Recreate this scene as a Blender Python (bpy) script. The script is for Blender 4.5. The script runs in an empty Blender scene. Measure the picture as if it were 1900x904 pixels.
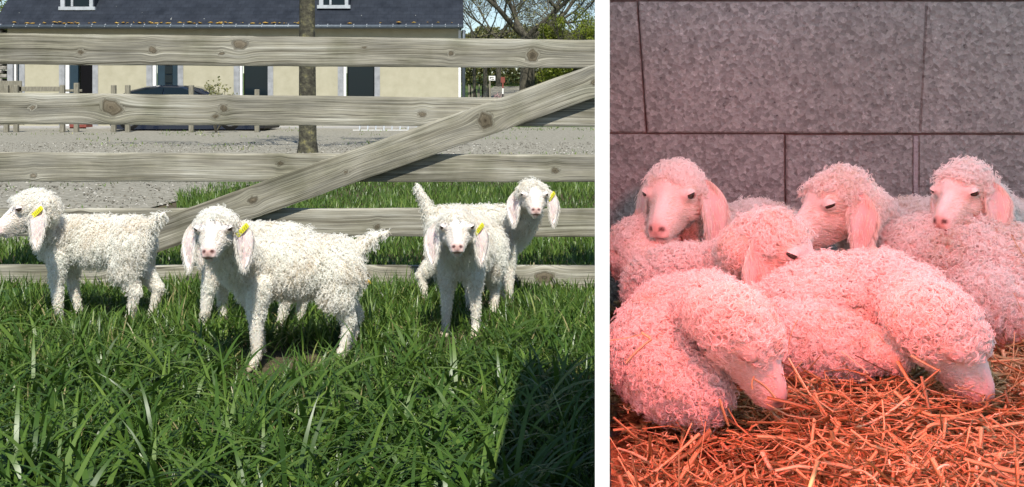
import bpy, bmesh, math, random
import numpy as np
from mathutils import Vector, Matrix, noise as mnoise
rng = np.random.default_rng(7); random.seed(7)
S = bpy.context.scene
C = S.collection
R = math.radians

# ---------------------------------------------------------------- camera, world, sun, exposure
CZ, HZ, F, CX = 0.8, 185.0, 1900.0, 950.0      # camera height, horizon row, focal length in photo pixels
cam = bpy.data.cameras.new('camera'); co = bpy.data.objects.new('camera', cam); C.objects.link(co); S.camera = co
co.location = (0, 0, CZ); co.rotation_euler = (R(90), 0, 0)
cam.sensor_width = 36; cam.lens = 36*F/1900; cam.shift_y = -(452-HZ)/1900; cam.clip_start = .02; cam.clip_end = 900
SUN_AZ, SUN_EL = 11, 52                        # from behind the camera, to its right
w = bpy.data.worlds.new('World'); S.world = w; w.use_nodes = True
nt = w.node_tree; bg = nt.nodes['Background']
sky = nt.nodes.new('ShaderNodeTexSky'); sky.sky_type = 'NISHITA'; sky.sun_disc = False
sky.sun_elevation = R(SUN_EL); sky.sun_rotation = R(180-SUN_AZ); sky.air_density = 1.0; sky.dust_density = .15; sky.ozone_density = 2.5
nt.links.new(sky.outputs[0], bg.inputs[0]); bg.inputs[1].default_value = 0.10
sl = bpy.data.lights.new('sun', 'SUN'); sl.energy = 4.9; sl.angle = R(.5); sl.color = (1, .955, .87)
so = bpy.data.objects.new('sun', sl); C.objects.link(so)
sd = Vector((math.sin(R(SUN_AZ))*math.cos(R(SUN_EL)), -math.cos(R(SUN_AZ))*math.cos(R(SUN_EL)), math.sin(R(SUN_EL))))
so.rotation_euler = sd.to_track_quat('Z', 'Y').to_euler(); so.location = (3, -4, 6)
S.view_settings.view_transform = 'Standard'; S.view_settings.look = 'None'; S.view_settings.exposure = 0.36
S.cycles.max_bounces = 8; S.cycles.diffuse_bounces = 4; S.cycles.transparent_max_bounces = 8

def P(px, py, Y):
    return np.array(((px-CX)/F*Y, Y, CZ-(py-HZ)/F*Y))

# ---------------------------------------------------------------- helpers
def nrm(v): v = np.asarray(v, float); return v/np.linalg.norm(v)
def mesh_np(name, V, Fc, mat=None, parent=None, smooth=False, attrs=None, obj=True):
    V = np.asarray(V, np.float32).reshape(-1, 3); me = bpy.data.meshes.new(name)
    Fc = np.asarray(Fc, np.int32); k = Fc.shape[1]
    me.vertices.add(len(V)); me.vertices.foreach_set('co', V.ravel())
    me.loops.add(Fc.size); me.loops.foreach_set('vertex_index', Fc.ravel())
    me.polygons.add(len(Fc)); me.polygons.foreach_set('loop_start', np.arange(len(Fc), dtype=np.int32)*k)
    me.polygons.foreach_set('use_smooth', np.full(len(Fc), smooth))
    me.update(calc_edges=True)
    for an, av in (attrs or {}).items():
        av = np.asarray(av, np.float32)
        if av.ndim == 1: a = me.attributes.new(an, 'FLOAT', 'POINT'); a.data.foreach_set('value', av)
        else:
            if av.shape[1] == 3: av = np.c_[av, np.ones(len(av), np.float32)]
            a = me.attributes.new(an, 'FLOAT_COLOR', 'POINT'); a.data.foreach_set('color', av.ravel())
    if mat: me.materials.append(mat)
    if not obj: return me
    return link(name, me, parent)
def link(name, me, parent=None):
    o = bpy.data.objects.new(name, me); C.objects.link(o)
    if parent: o.parent = parent
    return o
def bm_obj(name, bm, mat, parent=None, smooth=False, local=None):
    me = bpy.data.meshes.new(name); bm.to_mesh(me); bm.free()
    if local is not None: me.transform(Matrix.Translation(-Vector(local)))
    if smooth: me.polygons.foreach_set('use_smooth', [True]*len(me.polygons))
    me.materials.append(mat); return link(name, me, parent)
def empty(name, loc=(0, 0, 0), rz=0):
    o = bpy.data.objects.new(name, None); C.objects.link(o); o.location = Vector([float(c) for c in loc]); o.rotation_euler.z = rz
    o.empty_display_size = .1; return o
def tag(o, label=None, cat=None, group=None, kind=None):
    if label: o['label'] = label
    if cat: o['category'] = cat
    if group: o['group'] = group
    if kind: o['kind'] = kind
    return o
def copy_tree(o, parent=None):
    c = o.copy(); C.objects.link(c)
    if parent: c.parent = parent
    for ch in list(o.children): copy_tree(ch, c)
    return c
def box(bm, lo, hi, bev=0):
    lo = Vector([float(c) for c in lo]); hi = Vector([float(c) for c in hi])
    r = bmesh.ops.create_cube(bm, size=1); vs = r['verts']
    for v in vs: v.co = Vector(((lo.x+hi.x)/2+v.co.x*(hi.x-lo.x), (lo.y+hi.y)/2+v.co.y*(hi.y-lo.y), (lo.z+hi.z)/2+v.co.z*(hi.z-lo.z)))
    if bev: bmesh.ops.bevel(bm, geom=list({e for v in vs for e in v.link_edges}), offset=bev, segments=1, affect='EDGES')
def bx(name, lo, hi, mat, parent=None, bev=0):
    bm = bmesh.new(); box(bm, lo, hi, bev)
    return bm_obj(name, bm, mat, parent)
def tube_np(pts, rad, n=8, cap=True):
    pts = np.asarray(pts, float); K = len(pts); V = []; T = np.gradient(pts, axis=0)
    a = np.array((0, 0, 1.)) if abs(nrm(T[0])[2]) < .9 else np.array((1., 0, 0))
    for i in range(K):
        t = nrm(T[i]); u = nrm(np.cross(t, a)); v = np.cross(t, u)
        ang = np.arange(n)*2*np.pi/n
        V.append(pts[i]+rad[i]*(np.cos(ang)[:, None]*u+np.sin(ang)[:, None]*v))
    V = np.concatenate(V); Q = []
    for i in range(K-1):
        for j in range(n): Q.append((i*n+j, i*n+(j+1) % n, (i+1)*n+(j+1) % n, (i+1)*n+j))
    if cap:
        V = np.concatenate([V, pts[-1:], pts[:1]]); e = len(V)-2
        for j in range(0, n): Q.append(((K-1)*n+j, (K-1)*n+(j+1) % n, e, e)); Q.append(((j+1) % n, j, e+1, e+1))
    return V, Q
class Acc:
    def __init__(s): s.V = []; s.Q = []; s.n = 0; s.A = []
    def add(s, V, Q, a=None):
        V = np.asarray(V); s.V.append(V); s.Q.append(np.asarray(Q)+s.n); s.n += len(V)
        s.A.append(np.full(len(V), 0. if a is None else a))
    def tri(s):
        V = np.concatenate(s.V); Q = np.concatenate(s.Q)
        d = Q[:, 2] == Q[:, 3]
        T = np.concatenate([Q[:, :3], Q[~d][:, [0, 2, 3]]]); return V, T
    def build(s, name, mat, parent=None, smooth=True, off=None):
        V, T = s.tri()
        if off is not None: V = V-np.asarray(off)
        return mesh_np(name, V, T, mat, parent, smooth, {'rnd': np.concatenate(s.A)})

# ---------------------------------------------------------------- materials
def N(nt, t, **kw):
    n = nt.nodes.new(t)
    for k, v in kw.items():
        if k.startswith('i_'): n.inputs[k[2:].replace('_', ' ')].default_value = v
        else: setattr(n, k, v)
    return n
def ramp(nt, stops):
    n = nt.nodes.new('ShaderNodeValToRGB'); cr = n.color_ramp
    while len(cr.elements) < len(stops): cr.elements.new(.5)
    for e, (p, c) in zip(cr.elements, stops): e.position = p; e.color = (*c, 1)
    return n
def mat(name, stops, scale=8, detail=6, rough=.8, bump=0, bscale=None, stretch=None, metallic=0, spec=.3, coord='Object', fine=0, dist=.01):
    m = bpy.data.materials.new(name); m.use_nodes = True; nt = m.node_tree; b = nt.nodes['Principled BSDF']
    b.inputs['Roughness'].default_value = rough; b.inputs['Metallic'].default_value = metallic; b.inputs['Specular IOR Level'].default_value = spec
    tc = N(nt, 'ShaderNodeTexCoord'); mp = N(nt, 'ShaderNodeMapping'); nt.links.new(tc.outputs[coord], mp.inputs[0])
    if stretch: mp.inputs['Scale'].default_value = stretch
    nz = N(nt, 'ShaderNodeTexNoise'); nz.inputs['Scale'].default_value = scale; nz.inputs['Detail'].default_value = detail; nz.inputs['Roughness'].default_value = .65
    nt.links.new(mp.outputs[0], nz.inputs['Vector'])
    if len(stops) == 1: stops = [(0.3, tuple(c*.82 for c in stops[0])), (.7, tuple(min(1, c*1.12) for c in stops[0]))]
    cr = ramp(nt, stops); nt.links.new(nz.outputs['Fac'], cr.inputs[0]); nt.links.new(cr.outputs[0], b.inputs['Base Color'])
    if bump:
        n2 = N(nt, 'ShaderNodeTexNoise'); n2.inputs['Scale'].default_value = bscale or scale*4; n2.inputs['Detail'].default_value = 5
        nt.links.new(mp.outputs[0], n2.inputs['Vector']); bp = N(nt, 'ShaderNodeBump'); bp.inputs['Strength'].default_value = bump; bp.inputs['Distance'].default_value = dist
        nt.links.new(n2.outputs['Fac'], bp.inputs['Height']); nt.links.new(bp.outputs[0], b.inputs['Normal'])
    return m
def leaf_mat(name, stops, trans=.35, rough=.45, spec=.35, attr='rnd'):
    m = bpy.data.materials.new(name); m.use_nodes = True; nt = m.node_tree; b = nt.nodes['Principled BSDF']; out = nt.nodes['Material Output']
    at = N(nt, 'ShaderNodeAttribute', attribute_name=attr); cr = ramp(nt, stops); nt.links.new(at.outputs['Fac'], cr.inputs[0])
    nt.links.new(cr.outputs[0], b.inputs['Base Color']); b.inputs['Roughness'].default_value = rough; b.inputs['Specular IOR Level'].default_value = spec
    tr = N(nt, 'ShaderNodeBsdfTranslucent'); nt.links.new(cr.outputs[0], tr.inputs[0]); mx = N(nt, 'ShaderNodeMixShader'); mx.inputs[0].default_value = trans
    nt.links.new(b.outputs[0], mx.inputs[1]); nt.links.new(tr.outputs[0], mx.inputs[2]); nt.links.new(mx.outputs[0], out.inputs[0]); return m
def wool_mat(name, col, trans=.3):
    m = bpy.data.materials.new(name); m.use_nodes = True; nt = m.node_tree; b = nt.nodes['Principled BSDF']; out = nt.nodes['Material Output']
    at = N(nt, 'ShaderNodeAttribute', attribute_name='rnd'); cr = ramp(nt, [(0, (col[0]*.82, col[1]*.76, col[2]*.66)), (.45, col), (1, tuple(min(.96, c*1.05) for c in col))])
    nt.links.new(at.outputs['Fac'], cr.inputs[0]); nt.links.new(cr.outputs[0], b.inputs['Base Color'])
    b.inputs['Roughness'].default_value = .45; b.inputs['Specular IOR Level'].default_value = .35
    tr = N(nt, 'ShaderNodeBsdfTranslucent'); nt.links.new(cr.outputs[0], tr.inputs[0]); mx = N(nt, 'ShaderNodeMixShader'); mx.inputs[0].default_value = trans
    nt.links.new(b.outputs[0], mx.inputs[1]); nt.links.new(tr.outputs[0], mx.inputs[2]); nt.links.new(mx.outputs[0], out.inputs[0]); return m
def attr_mat(name, attr, rough=.6, sss=0, bump=0, bscale=400):
    m = bpy.data.materials.new(name); m.use_nodes = True; nt = m.node_tree; b = nt.nodes['Principled BSDF']
    at = N(nt, 'ShaderNodeAttribute', attribute_name=attr)
    nz = N(nt, 'ShaderNodeTexNoise'); nz.inputs['Scale'].default_value = 90; nz.inputs['Detail'].default_value = 4
    mr = N(nt, 'ShaderNodeMapRange'); mr.inputs['To Min'].default_value = .82; mr.inputs['To Max'].default_value = 1.1; nt.links.new(nz.outputs['Fac'], mr.inputs[0])
    vm = N(nt, 'ShaderNodeVectorMath', operation='SCALE'); nt.links.new(at.outputs['Color'], vm.inputs[0]); nt.links.new(mr.outputs[0], vm.inputs['Scale'])
    nt.links.new(vm.outputs[0], b.inputs['Base Color']); b.inputs['Roughness'].default_value = rough
    b.inputs['Subsurface Weight'].default_value = sss; b.inputs['Subsurface Radius'].default_value = (1, .4, .25); b.inputs['Subsurface Scale'].default_value = .006
    if bump:
        n2 = N(nt, 'ShaderNodeTexNoise'); n2.inputs['Scale'].default_value = bscale; bp = N(nt, 'ShaderNodeBump'); bp.inputs['Strength'].default_value = bump; bp.inputs['Distance'].default_value = .002
        nt.links.new(n2.outputs['Fac'], bp.inputs['Height']); nt.links.new(bp.outputs[0], b.inputs['Normal'])
    return m
def plain(name, col, rough=.5, spec=.5, metallic=0, coat=0, emit=None):
    m = bpy.data.materials.new(name); m.use_nodes = True; b = m.node_tree.nodes['Principled BSDF']
    b.inputs['Base Color'].default_value = (*col, 1); b.inputs['Roughness'].default_value = rough; b.inputs['Specular IOR Level'].default_value = spec
    b.inputs['Metallic'].default_value = metallic; b.inputs['Coat Weight'].default_value = coat
    if emit: b.inputs['Emission Color'].default_value = (*emit[0], 1); b.inputs['Emission Strength'].default_value = emit[1]
    return m

M = {}
M['grass'] = leaf_mat('grass_blade', [(0, (.03, .07, .012)), (.35, (.07, .14, .02)), (.7, (.15, .235, .04)), (.9, (.24, .31, .07)), (1, (.38, .33, .15))], .35, .38, .45)
M['weed'] = leaf_mat('weed_leaf', [(0, (.04, .10, .02)), (1, (.09, .19, .035))], .3, .4, .5)
M['soil'] = mat('soil', [(.3, (.045, .035, .02)), (.7, (.13, .10, .06))], 20, 8, .95, .8, 60, dist=.02)
M['gravel'] = mat('gravel', [(.28, (.13, .12, .09)), (.5, (.26, .245, .195)), (.75, (.40, .38, .32))], 14, 12, .95, .9, 45, dist=.02)
M['pebble'] = leaf_mat('pebble_stone', [(0, (.12, .11, .085)), (.6, (.27, .25, .21)), (1, (.46, .44, .39))], 0, .9, .2)
M['straw'] = leaf_mat('straw_stalk', [(0, (.16, .10, .045)), (.35, (.45, .31, .13)), (.75, (.72, .56, .28)), (1, (.90, .84, .58))], .2, .4, .5)
M['twig'] = mat('bark', [(.3, (.045, .04, .03)), (.7, (.12, .11, .08))], 6, 6, .9, .6, 30)
M['lichen'] = mat('lichen_bark', [(.36, (.03, .027, .02)), (.52, (.07, .066, .045)), (.62, (.14, .13, .07)), (.72, (.28, .24, .06))], 9, 8, .95, 1, 25, dist=.02)
M['spring'] = leaf_mat('spring_leaf', [(0, (.12, .17, .02)), (1, (.30, .34, .04))], .4)
M['bud'] = leaf_mat('bud_leaf', [(0, (.11, .13, .045)), (1, (.28, .26, .10))], .3)
M['render'] = mat('wall_render', [(.3, (.36, .335, .235)), (.7, (.44, .41, .30))], 3, 8, .9, .25, 60)
M['stone'] = mat('jamb_stone', [(.3, (.22, .225, .23)), (.7, (.36, .37, .38))], 5, 5, .85, .3)
M['rubble'] = mat('rubble_stone', [(.35, (.10, .09, .075)), (.65, (.33, .31, .27))], 7, 6, .95, .6)
M['white'] = mat('white_paint', [(.3, (.74, .74, .72)), (.7, (.82, .82, .80))], 8, 4, .5, .1, 80)
M['dark'] = plain('dark_interior', (.006, .006, .007), .9, .1)
M['glass'] = plain('window_glass', (.008, .014, .018), .12, .25)
M['bluewood'] = mat('blue_door_paint', [(.02, .04, .055)], 5, 4, .5)
M['zinc'] = mat('zinc', [(.10, .12, .14)], 9, 3, .5, metallic=.4)
M['mwood'] = mat('post_wood', [(.3, (.13, .12, .09)), (.7, (.28, .26, .20))], 6, 6, .9, .4, stretch=(6, 6, 1))
M['carpaint'] = plain('navy_car_paint', (.008, .013, .03), .22, .5, coat=.7)
M['tyre'] = plain('tyre_rubber', (.012, .012, .012), .85, .2)
M['rim'] = plain('wheel_rim', (.28, .28, .29), .4, .5, .8)
M['lamp'] = plain('headlight_glass', (.6, .62, .65), .1, .8)
M['plastic'] = plain('black_plastic', (.015, .015, .016), .6, .3)
M['red'] = mat('red_plastic', [(.22, .06, .045)], 12, 3, .6)
M['pink'] = leaf_mat('pink_blossom', [(0, (.45, .2, .2)), (1, (.75, .5, .5))], .3)
M['yellow'] = plain('yellow_ear_tag', (.86, .80, .05), .4, .4)
M['ink'] = plain('tag_ink', (.10, .09, .02), .6, .2)
M['petal'] = leaf_mat('dandelion_petal', [(0, (.8, .5, .01)), (1, (.9, .68, .03))], .3)
M['stem'] = plain('stem_green', (.15, .22, .06), .5, .4)
M['skin'] = attr_mat('kid_skin', 'tint', .6, .15, .3)
M['ear'] = attr_mat('kid_ear', 'tint', .55, .3, .2)
M['wool'] = wool_mat('white_mohair', (.95, .92, .86), .42)
M['woolpen'] = wool_mat('pen_mohair', (.93, .90, .86), .22)
M['face'] = wool_mat('short_face_hair', (.90, .86, .80), .2)
M['eye'] = plain('kid_eye', (.035, .02, .012), .06, .8)
M['lid'] = mat('eyelid_skin', [(.80, .71, .66)], 60, 3, .6)
M['nose'] = attr_mat('nose_leather', 'tint', .42, .1, .4, 900)
M['hoof'] = mat('hoof_horn', [(.3, (.35, .29, .2)), (.7, (.55, .48, .36))], 60, 4, .5)
M['frame'] = mat('grey_frame_paint', [(.40, .43, .45)], 8, 3, .6)
M['panel'] = mat('white_sheet_panel', [(.3, (.80, .80, .78)), (.7, (.86, .86, .84))], 5, 4, .6)
M['alu'] = plain('lamp_reflector', (.6, .6, .6), .35, .5, .9)
M['mortar'] = mat('mortar', [(.3, (.16, .15, .14)), (.7, (.26, .245, .23))], 60, 6, .95, .5)
M['roofsheet_old'] = mat('roof_sheet', [(.3, (.35, .35, .36)), (.7, (.45, .45, .46))], 5, 4, .7)

def slate_mat():
    m = mat('slate_roof', [(.3, (.014, .018, .026)), (.7, (.03, .036, .048))], 2.5, 8, .75, 0, spec=.12); nt = m.node_tree; b = nt.nodes['Principled BSDF']
    tc = N(nt, 'ShaderNodeTexCoord'); br = N(nt, 'ShaderNodeTexBrick'); br.inputs['Scale'].default_value = 1; br.inputs['Brick Width'].default_value = .22; br.inputs['Row Height'].default_value = .12
    br.inputs['Mortar Size'].default_value = .006; br.inputs['Color1'].default_value = (.9, .9, .9, 1); br.inputs['Color2'].default_value = (1.1, 1.1, 1.1, 1); br.inputs['Mortar'].default_value = (.7, .7, .7, 1)
    nt.links.new(tc.outputs['Object'], br.inputs[0]); base = b.inputs['Base Color'].links[0].from_socket
    mx = N(nt, 'ShaderNodeMix', data_type='RGBA', blend_type='MULTIPLY'); mx.inputs[0].default_value = 1
    nt.links.new(base, mx.inputs[6]); nt.links.new(br.outputs[0], mx.inputs[7])
    vo = N(nt, 'ShaderNodeTexNoise'); vo.inputs['Scale'].default_value = 9; vo.inputs['Detail'].default_value = 3; nt.links.new(tc.outputs['Object'], vo.inputs['Vector'])
    cr = ramp(nt, [(.745, (0, 0, 0)), (.78, (1, 1, 1))]); nt.links.new(vo.outputs['Fac'], cr.inputs[0])
    m2 = N(nt, 'ShaderNodeMix', data_type='RGBA'); nt.links.new(cr.outputs[0], m2.inputs[0]); nt.links.new(mx.outputs[2], m2.inputs[6]); m2.inputs[7].default_value = (.35, .36, .33, 1)
    nt.links.new(m2.outputs[2], b.inputs['Base Color']); return m
M['slate'] = slate_mat()

def block_mat():
    m = bpy.data.materials.new('concrete_block'); m.use_nodes = True; nt = m.node_tree; b = nt.nodes['Principled BSDF']; b.inputs['Roughness'].default_value = .95; b.inputs['Specular IOR Level'].default_value = .15
    tc = N(nt, 'ShaderNodeTexCoord')
    n1 = N(nt, 'ShaderNodeTexNoise', i_Scale=3.5, i_Detail=5.0); nt.links.new(tc.outputs['Object'], n1.inputs['Vector'])
    c1 = ramp(nt, [(.3, (.27, .28, .265)), (.7, (.33, .34, .325))]); nt.links.new(n1.outputs['Fac'], c1.inputs[0])
    v = N(nt, 'ShaderNodeTexVoronoi', i_Scale=130.0); nt.links.new(tc.outputs['Object'], v.inputs['Vector'])
    hs = N(nt, 'ShaderNodeMapRange'); hs.inputs['To Min'].default_value = .72; hs.inputs['To Max'].default_value = 1.3
    sp = N(nt, 'ShaderNodeSeparateColor'); nt.links.new(v.outputs['Color'], sp.inputs[0]); nt.links.new(sp.outputs[0], hs.inputs[0])
    vm = N(nt, 'ShaderNodeVectorMath', operation='SCALE'); nt.links.new(c1.outputs[0], vm.inputs[0]); nt.links.new(hs.outputs[0], vm.inputs['Scale'])
    n3 = N(nt, 'ShaderNodeTexNoise', i_Scale=110.0, i_Detail=6.0); n3.inputs['Roughness'].default_value = .7; nt.links.new(tc.outputs['Object'], n3.inputs['Vector'])
    c3 = ramp(nt, [(.32, (.4, .4, .4)), (.40, (.9, .9, .9)), (.6, (1, 1, 1)), (.70, (1.6, 1.6, 1.65))]); nt.links.new(n3.outputs['Fac'], c3.inputs[0])
    mx = N(nt, 'ShaderNodeMix', data_type='RGBA', blend_type='MULTIPLY'); mx.inputs[0].default_value = 1; nt.links.new(vm.outputs[0], mx.inputs[6]); nt.links.new(c3.outputs[0], mx.inputs[7])
    nt.links.new(mx.outputs[2], b.inputs['Base Color'])
    bp = N(nt, 'ShaderNodeBump'); bp.inputs['Strength'].default_value = 1; bp.inputs['Distance'].default_value = .006; nt.links.new(n3.outputs['Fac'], bp.inputs['Height'])
    b2 = N(nt, 'ShaderNodeBump'); b2.inputs['Strength'].default_value = .7; b2.inputs['Distance'].default_value = .003; nt.links.new(v.outputs['Distance'], b2.inputs['Height']); nt.links.new(bp.outputs[0], b2.inputs['Normal'])
    nt.links.new(b2.outputs[0], b.inputs['Normal']); return m
M['block'] = block_mat()

def wood_mat():     # weathered softwood: fine grain follows the 'grain' attribute, which bends round the knots
    m = bpy.data.materials.new('weathered_wood'); m.use_nodes = True; nt = m.node_tree; b = nt.nodes['Principled BSDF']; b.inputs['Roughness'].default_value = .85; b.inputs['Specular IOR Level'].default_value = .2
    g = N(nt, 'ShaderNodeAttribute', attribute_name='grain'); u = N(nt, 'ShaderNodeAttribute', attribute_name='along'); k = N(nt, 'ShaderNodeAttribute', attribute_name='knot'); r = N(nt, 'ShaderNodeAttribute', attribute_name='tone')
    def vec(su, sg):
        a = N(nt, 'ShaderNodeMath', operation='MULTIPLY'); a.inputs[1].default_value = su; nt.links.new(u.outputs['Fac'], a.inputs[0])
        c = N(nt, 'ShaderNodeMath', operation='MULTIPLY'); c.inputs[1].default_value = sg; nt.links.new(g.outputs['Fac'], c.inputs[0])
        cb = N(nt, 'ShaderNodeCombineXYZ'); nt.links.new(a.outputs[0], cb.inputs[0]); nt.links.new(c.outputs[0], cb.inputs[1]); nt.links.new(r.outputs['Fac'], cb.inputs[2]); return cb
    v1 = vec(1.1, 85); n1 = N(nt, 'ShaderNodeTexNoise', i_Scale=1.0, i_Detail=6.0); nt.links.new(v1.outputs[0], n1.inputs['Vector'])     # growth rings
    v2 = vec(5, 420); n2 = N(nt, 'ShaderNodeTexNoise', i_Scale=1.0, i_Detail=4.0); nt.links.new(v2.outputs[0], n2.inputs['Vector'])    # fibres
    v3 = vec(2.5, 14); n3 = N(nt, 'ShaderNodeTexNoise', i_Scale=1.0, i_Detail=5.0); nt.links.new(v3.outputs[0], n3.inputs['Vector'])   # patches
    c1 = ramp(nt, [(.30, (.15, .14, .12)), (.40, (.25, .24, .21)), (.47, (.34, .33, .30)), (.53, (.27, .26, .235)), (.60, (.37, .36, .335)), (.70, (.42, .415, .39))]); nt.links.new(n1.outputs['Fac'], c1.inputs[0])
    c2 = ramp(nt, [(.3, (.52, .52, .52)), (.5, (.95, .95, .95)), (.7, (1.3, 1.3, 1.28))]); nt.links.new(n2.outputs['Fac'], c2.inputs[0])
    c3 = ramp(nt, [(.3, (.62, .62, .60)), (.5, (1, .99, .94)), (.7, (1.2, 1.22, 1.2))]); nt.links.new(n3.outputs['Fac'], c3.inputs[0])
    cur = c1.outputs[0]
    for c in (c2, c3):
        mx = N(nt, 'ShaderNodeMix', data_type='RGBA', blend_type='MULTIPLY'); mx.inputs[0].default_value = 1; nt.links.new(cur, mx.inputs[6]); nt.links.new(c.outputs[0], mx.inputs[7]); cur = mx.outputs[2]
    v4 = vec(3, 160); n4 = N(nt, 'ShaderNodeTexNoise', i_Scale=1.0, i_Detail=2.0); nt.links.new(v4.outputs[0], n4.inputs['Vector']); c4 = ramp(nt, [(.27, (.22, .20, .17)), (.33, (1, 1, 1))]); nt.links.new(n4.outputs['Fac'], c4.inputs[0]); mq = N(nt, 'ShaderNodeMix', data_type='RGBA', blend_type='MULTIPLY'); mq.inputs[0].default_value = 1; nt.links.new(cur, mq.inputs[6]); nt.links.new(c4.outputs[0], mq.inputs[7]); cur = mq.outputs[2]
    tcw = N(nt, 'ShaderNodeTexCoord'); n5 = N(nt, 'ShaderNodeTexNoise', i_Scale=5.0, i_Detail=7.0); nt.links.new(tcw.outputs['Object'], n5.inputs['Vector']); c5 = ramp(nt, [(.35, (.74, .75, .68)), (.5, (1, 1, .98)), (.68, (1.12, 1.13, 1.14))]); nt.links.new(n5.outputs['Fac'], c5.inputs[0]); mq = N(nt, 'ShaderNodeMix', data_type='RGBA', blend_type='MULTIPLY'); mq.inputs[0].default_value = 1; nt.links.new(cur, mq.inputs[6]); nt.links.new(c5.outputs[0], mq.inputs[7]); cur = mq.outputs[2]
    kc = ramp(nt, [(0, (.95, .925, .86)), (.3, (.88, .84, .77)), (.5, (.44, .38, .31)), (.62, (.66, .58, .48)), (1, (.46, .39, .32))]); nt.links.new(k.outputs['Fac'], kc.inputs[0])
    mx = N(nt, 'ShaderNodeMix', data_type='RGBA', blend_type='MULTIPLY'); mx.inputs[0].default_value = 1; nt.links.new(cur, mx.inputs[6]); nt.links.new(kc.outputs[0], mx.inputs[7]); nt.links.new(mx.outputs[2], b.inputs['Base Color'])
    ad = N(nt, 'ShaderNodeMath', operation='ADD'); nt.links.new(n1.outputs['Fac'], ad.inputs[0]); nt.links.new(n2.outputs['Fac'], ad.inputs[1])
    bp = N(nt, 'ShaderNodeBump'); bp.inputs['Strength'].default_value = .7; bp.inputs['Distance'].default_value = .003; nt.links.new(ad.outputs[0], bp.inputs['Height']); nt.links.new(bp.outputs[0], b.inputs['Normal'])
    return m
M['wood'] = wood_mat()

def sheet_mat():    # milky sheet of the added roof: passes soft daylight to fill the pen
    m = bpy.data.materials.new('milky_fill_sheet'); m.use_nodes = True; nt = m.node_tree; b = nt.nodes['Principled BSDF']; out = nt.nodes['Material Output']
    b.inputs['Base Color'].default_value = (.7, .72, .75, 1); tr = N(nt, 'ShaderNodeBsdfTranslucent'); tr.inputs[0].default_value = (.80, .82, .87, 1); mx = N(nt, 'ShaderNodeMixShader'); mx.inputs[0].default_value = ROOF_T
    nt.links.new(b.outputs[0], mx.inputs[1]); nt.links.new(tr.outputs[0], mx.inputs[2]); nt.links.new(mx.outputs[0], out.inputs[0]); return m
ROOF_T = .92
M['roofsheet'] = sheet_mat()

# ---------------------------------------------------------------- ground
def rise(y): return np.clip(np.asarray(y, float)-33, 0, 60)*.055
gx = np.concatenate([np.linspace(-320, -20, 12), np.linspace(-18, 18, 60), np.linspace(20, 320, 12)]); gy = np.concatenate([np.linspace(-300, -6, 10), np.linspace(-5, 40, 90), np.linspace(42, 500, 30)])
GX, GY = np.meshgrid(gx, gy); gz = rise(GY)-.004+np.where((GY < 20), .006*np.sin(GX*5+GY*3), 0)
idx = np.arange(GX.size).reshape(GX.shape)
Q = np.stack([idx[:-1, :-1], idx[:-1, 1:], idx[1:, 1:], idx[1:, :-1]], -1).reshape(-1, 4)
M['field'] = mat('field', [(.35, (.05, .085, .02)), (.5, (.08, .13, .03)), (.7, (.12, .17, .05))], 3, 10, .95, .5, 30)
gfaces = np.stack([GX.ravel(), GY.ravel(), gz.ravel()], -1)
near = gfaces[Q].mean(1)[:, 1]
g1 = mesh_np('ground', gfaces, Q[near > 11], M['field'], smooth=True); tag(g1, kind='structure')
g2 = mesh_np('soil', gfaces, Q[near <= 11], M['soil'], smooth=True); tag(g2, kind='structure')

def gravel_edge(px):       # nearest distance at which the yard gravel begins, by bearing
    return np.interp(px, [-400, 60, 200, 430, 520, 1200], [5.2, 5.6, 6.6, 9.2, 10.1, 10.3])
pxs = np.linspace(-1300, 1900, 60); rows = []
for t in np.linspace(0, 1, 30):
    Y = gravel_edge(pxs)*(1-t)+29.6*t
    rows.append(np.stack([(pxs-CX)/F*Y, Y, np.full_like(Y, .006)+.006*np.sin(pxs*.05+t*30)], -1))
rows = np.array(rows); ii = np.arange(rows.shape[0]*60).reshape(-1, 60)
Q = np.stack([ii[:-1, :-1], ii[:-1, 1:], ii[1:, 1:], ii[1:, :-1]], -1).reshape(-1, 4)
tag(mesh_np('gravel_yard', rows, Q, M['gravel'], smooth=True), kind='structure')
# loose stones of the yard: joined, nobody could count them
n = 9000; Yp = rng.uniform(5.2, 19, n)**1.0; pp = rng.uniform(-30, 1150, n); ok = Yp > gravel_edge(pp)-.5*rng.random(n); Yp = Yp[ok]; pp = pp[ok]; n = len(Yp)
c0 = np.stack([(pp-CX)/F*Yp, Yp, np.full(n, .012)], -1); s = rng.uniform(.004, .011, n)*(1+Yp*.03)
octv = np.array([(1, 0, 0), (0, 1, 0), (-1, 0, 0), (0, -1, 0), (0, 0, .7), (0, 0, -.7)]); octf = np.array([(0, 1, 4), (1, 2, 4), (2, 3, 4), (3, 0, 4), (1, 0, 5), (2, 1, 5), (3, 2, 5), (0, 3, 5)])
V = c0[:, None]+(octv[None]+rng.normal(0, .25, (n, 6, 3)))*s[:, None, None]
tag(mesh_np('yard_gravel_stones', V, (octf[None]+np.arange(n)[:, None, None]*6).reshape(-1, 3), M['pebble'], attrs={'rnd': np.repeat(rng.random(n), 6)}), 'loose pale stones scattered over the gravel yard behind the fence', 'gravel', kind='stuff')

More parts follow.
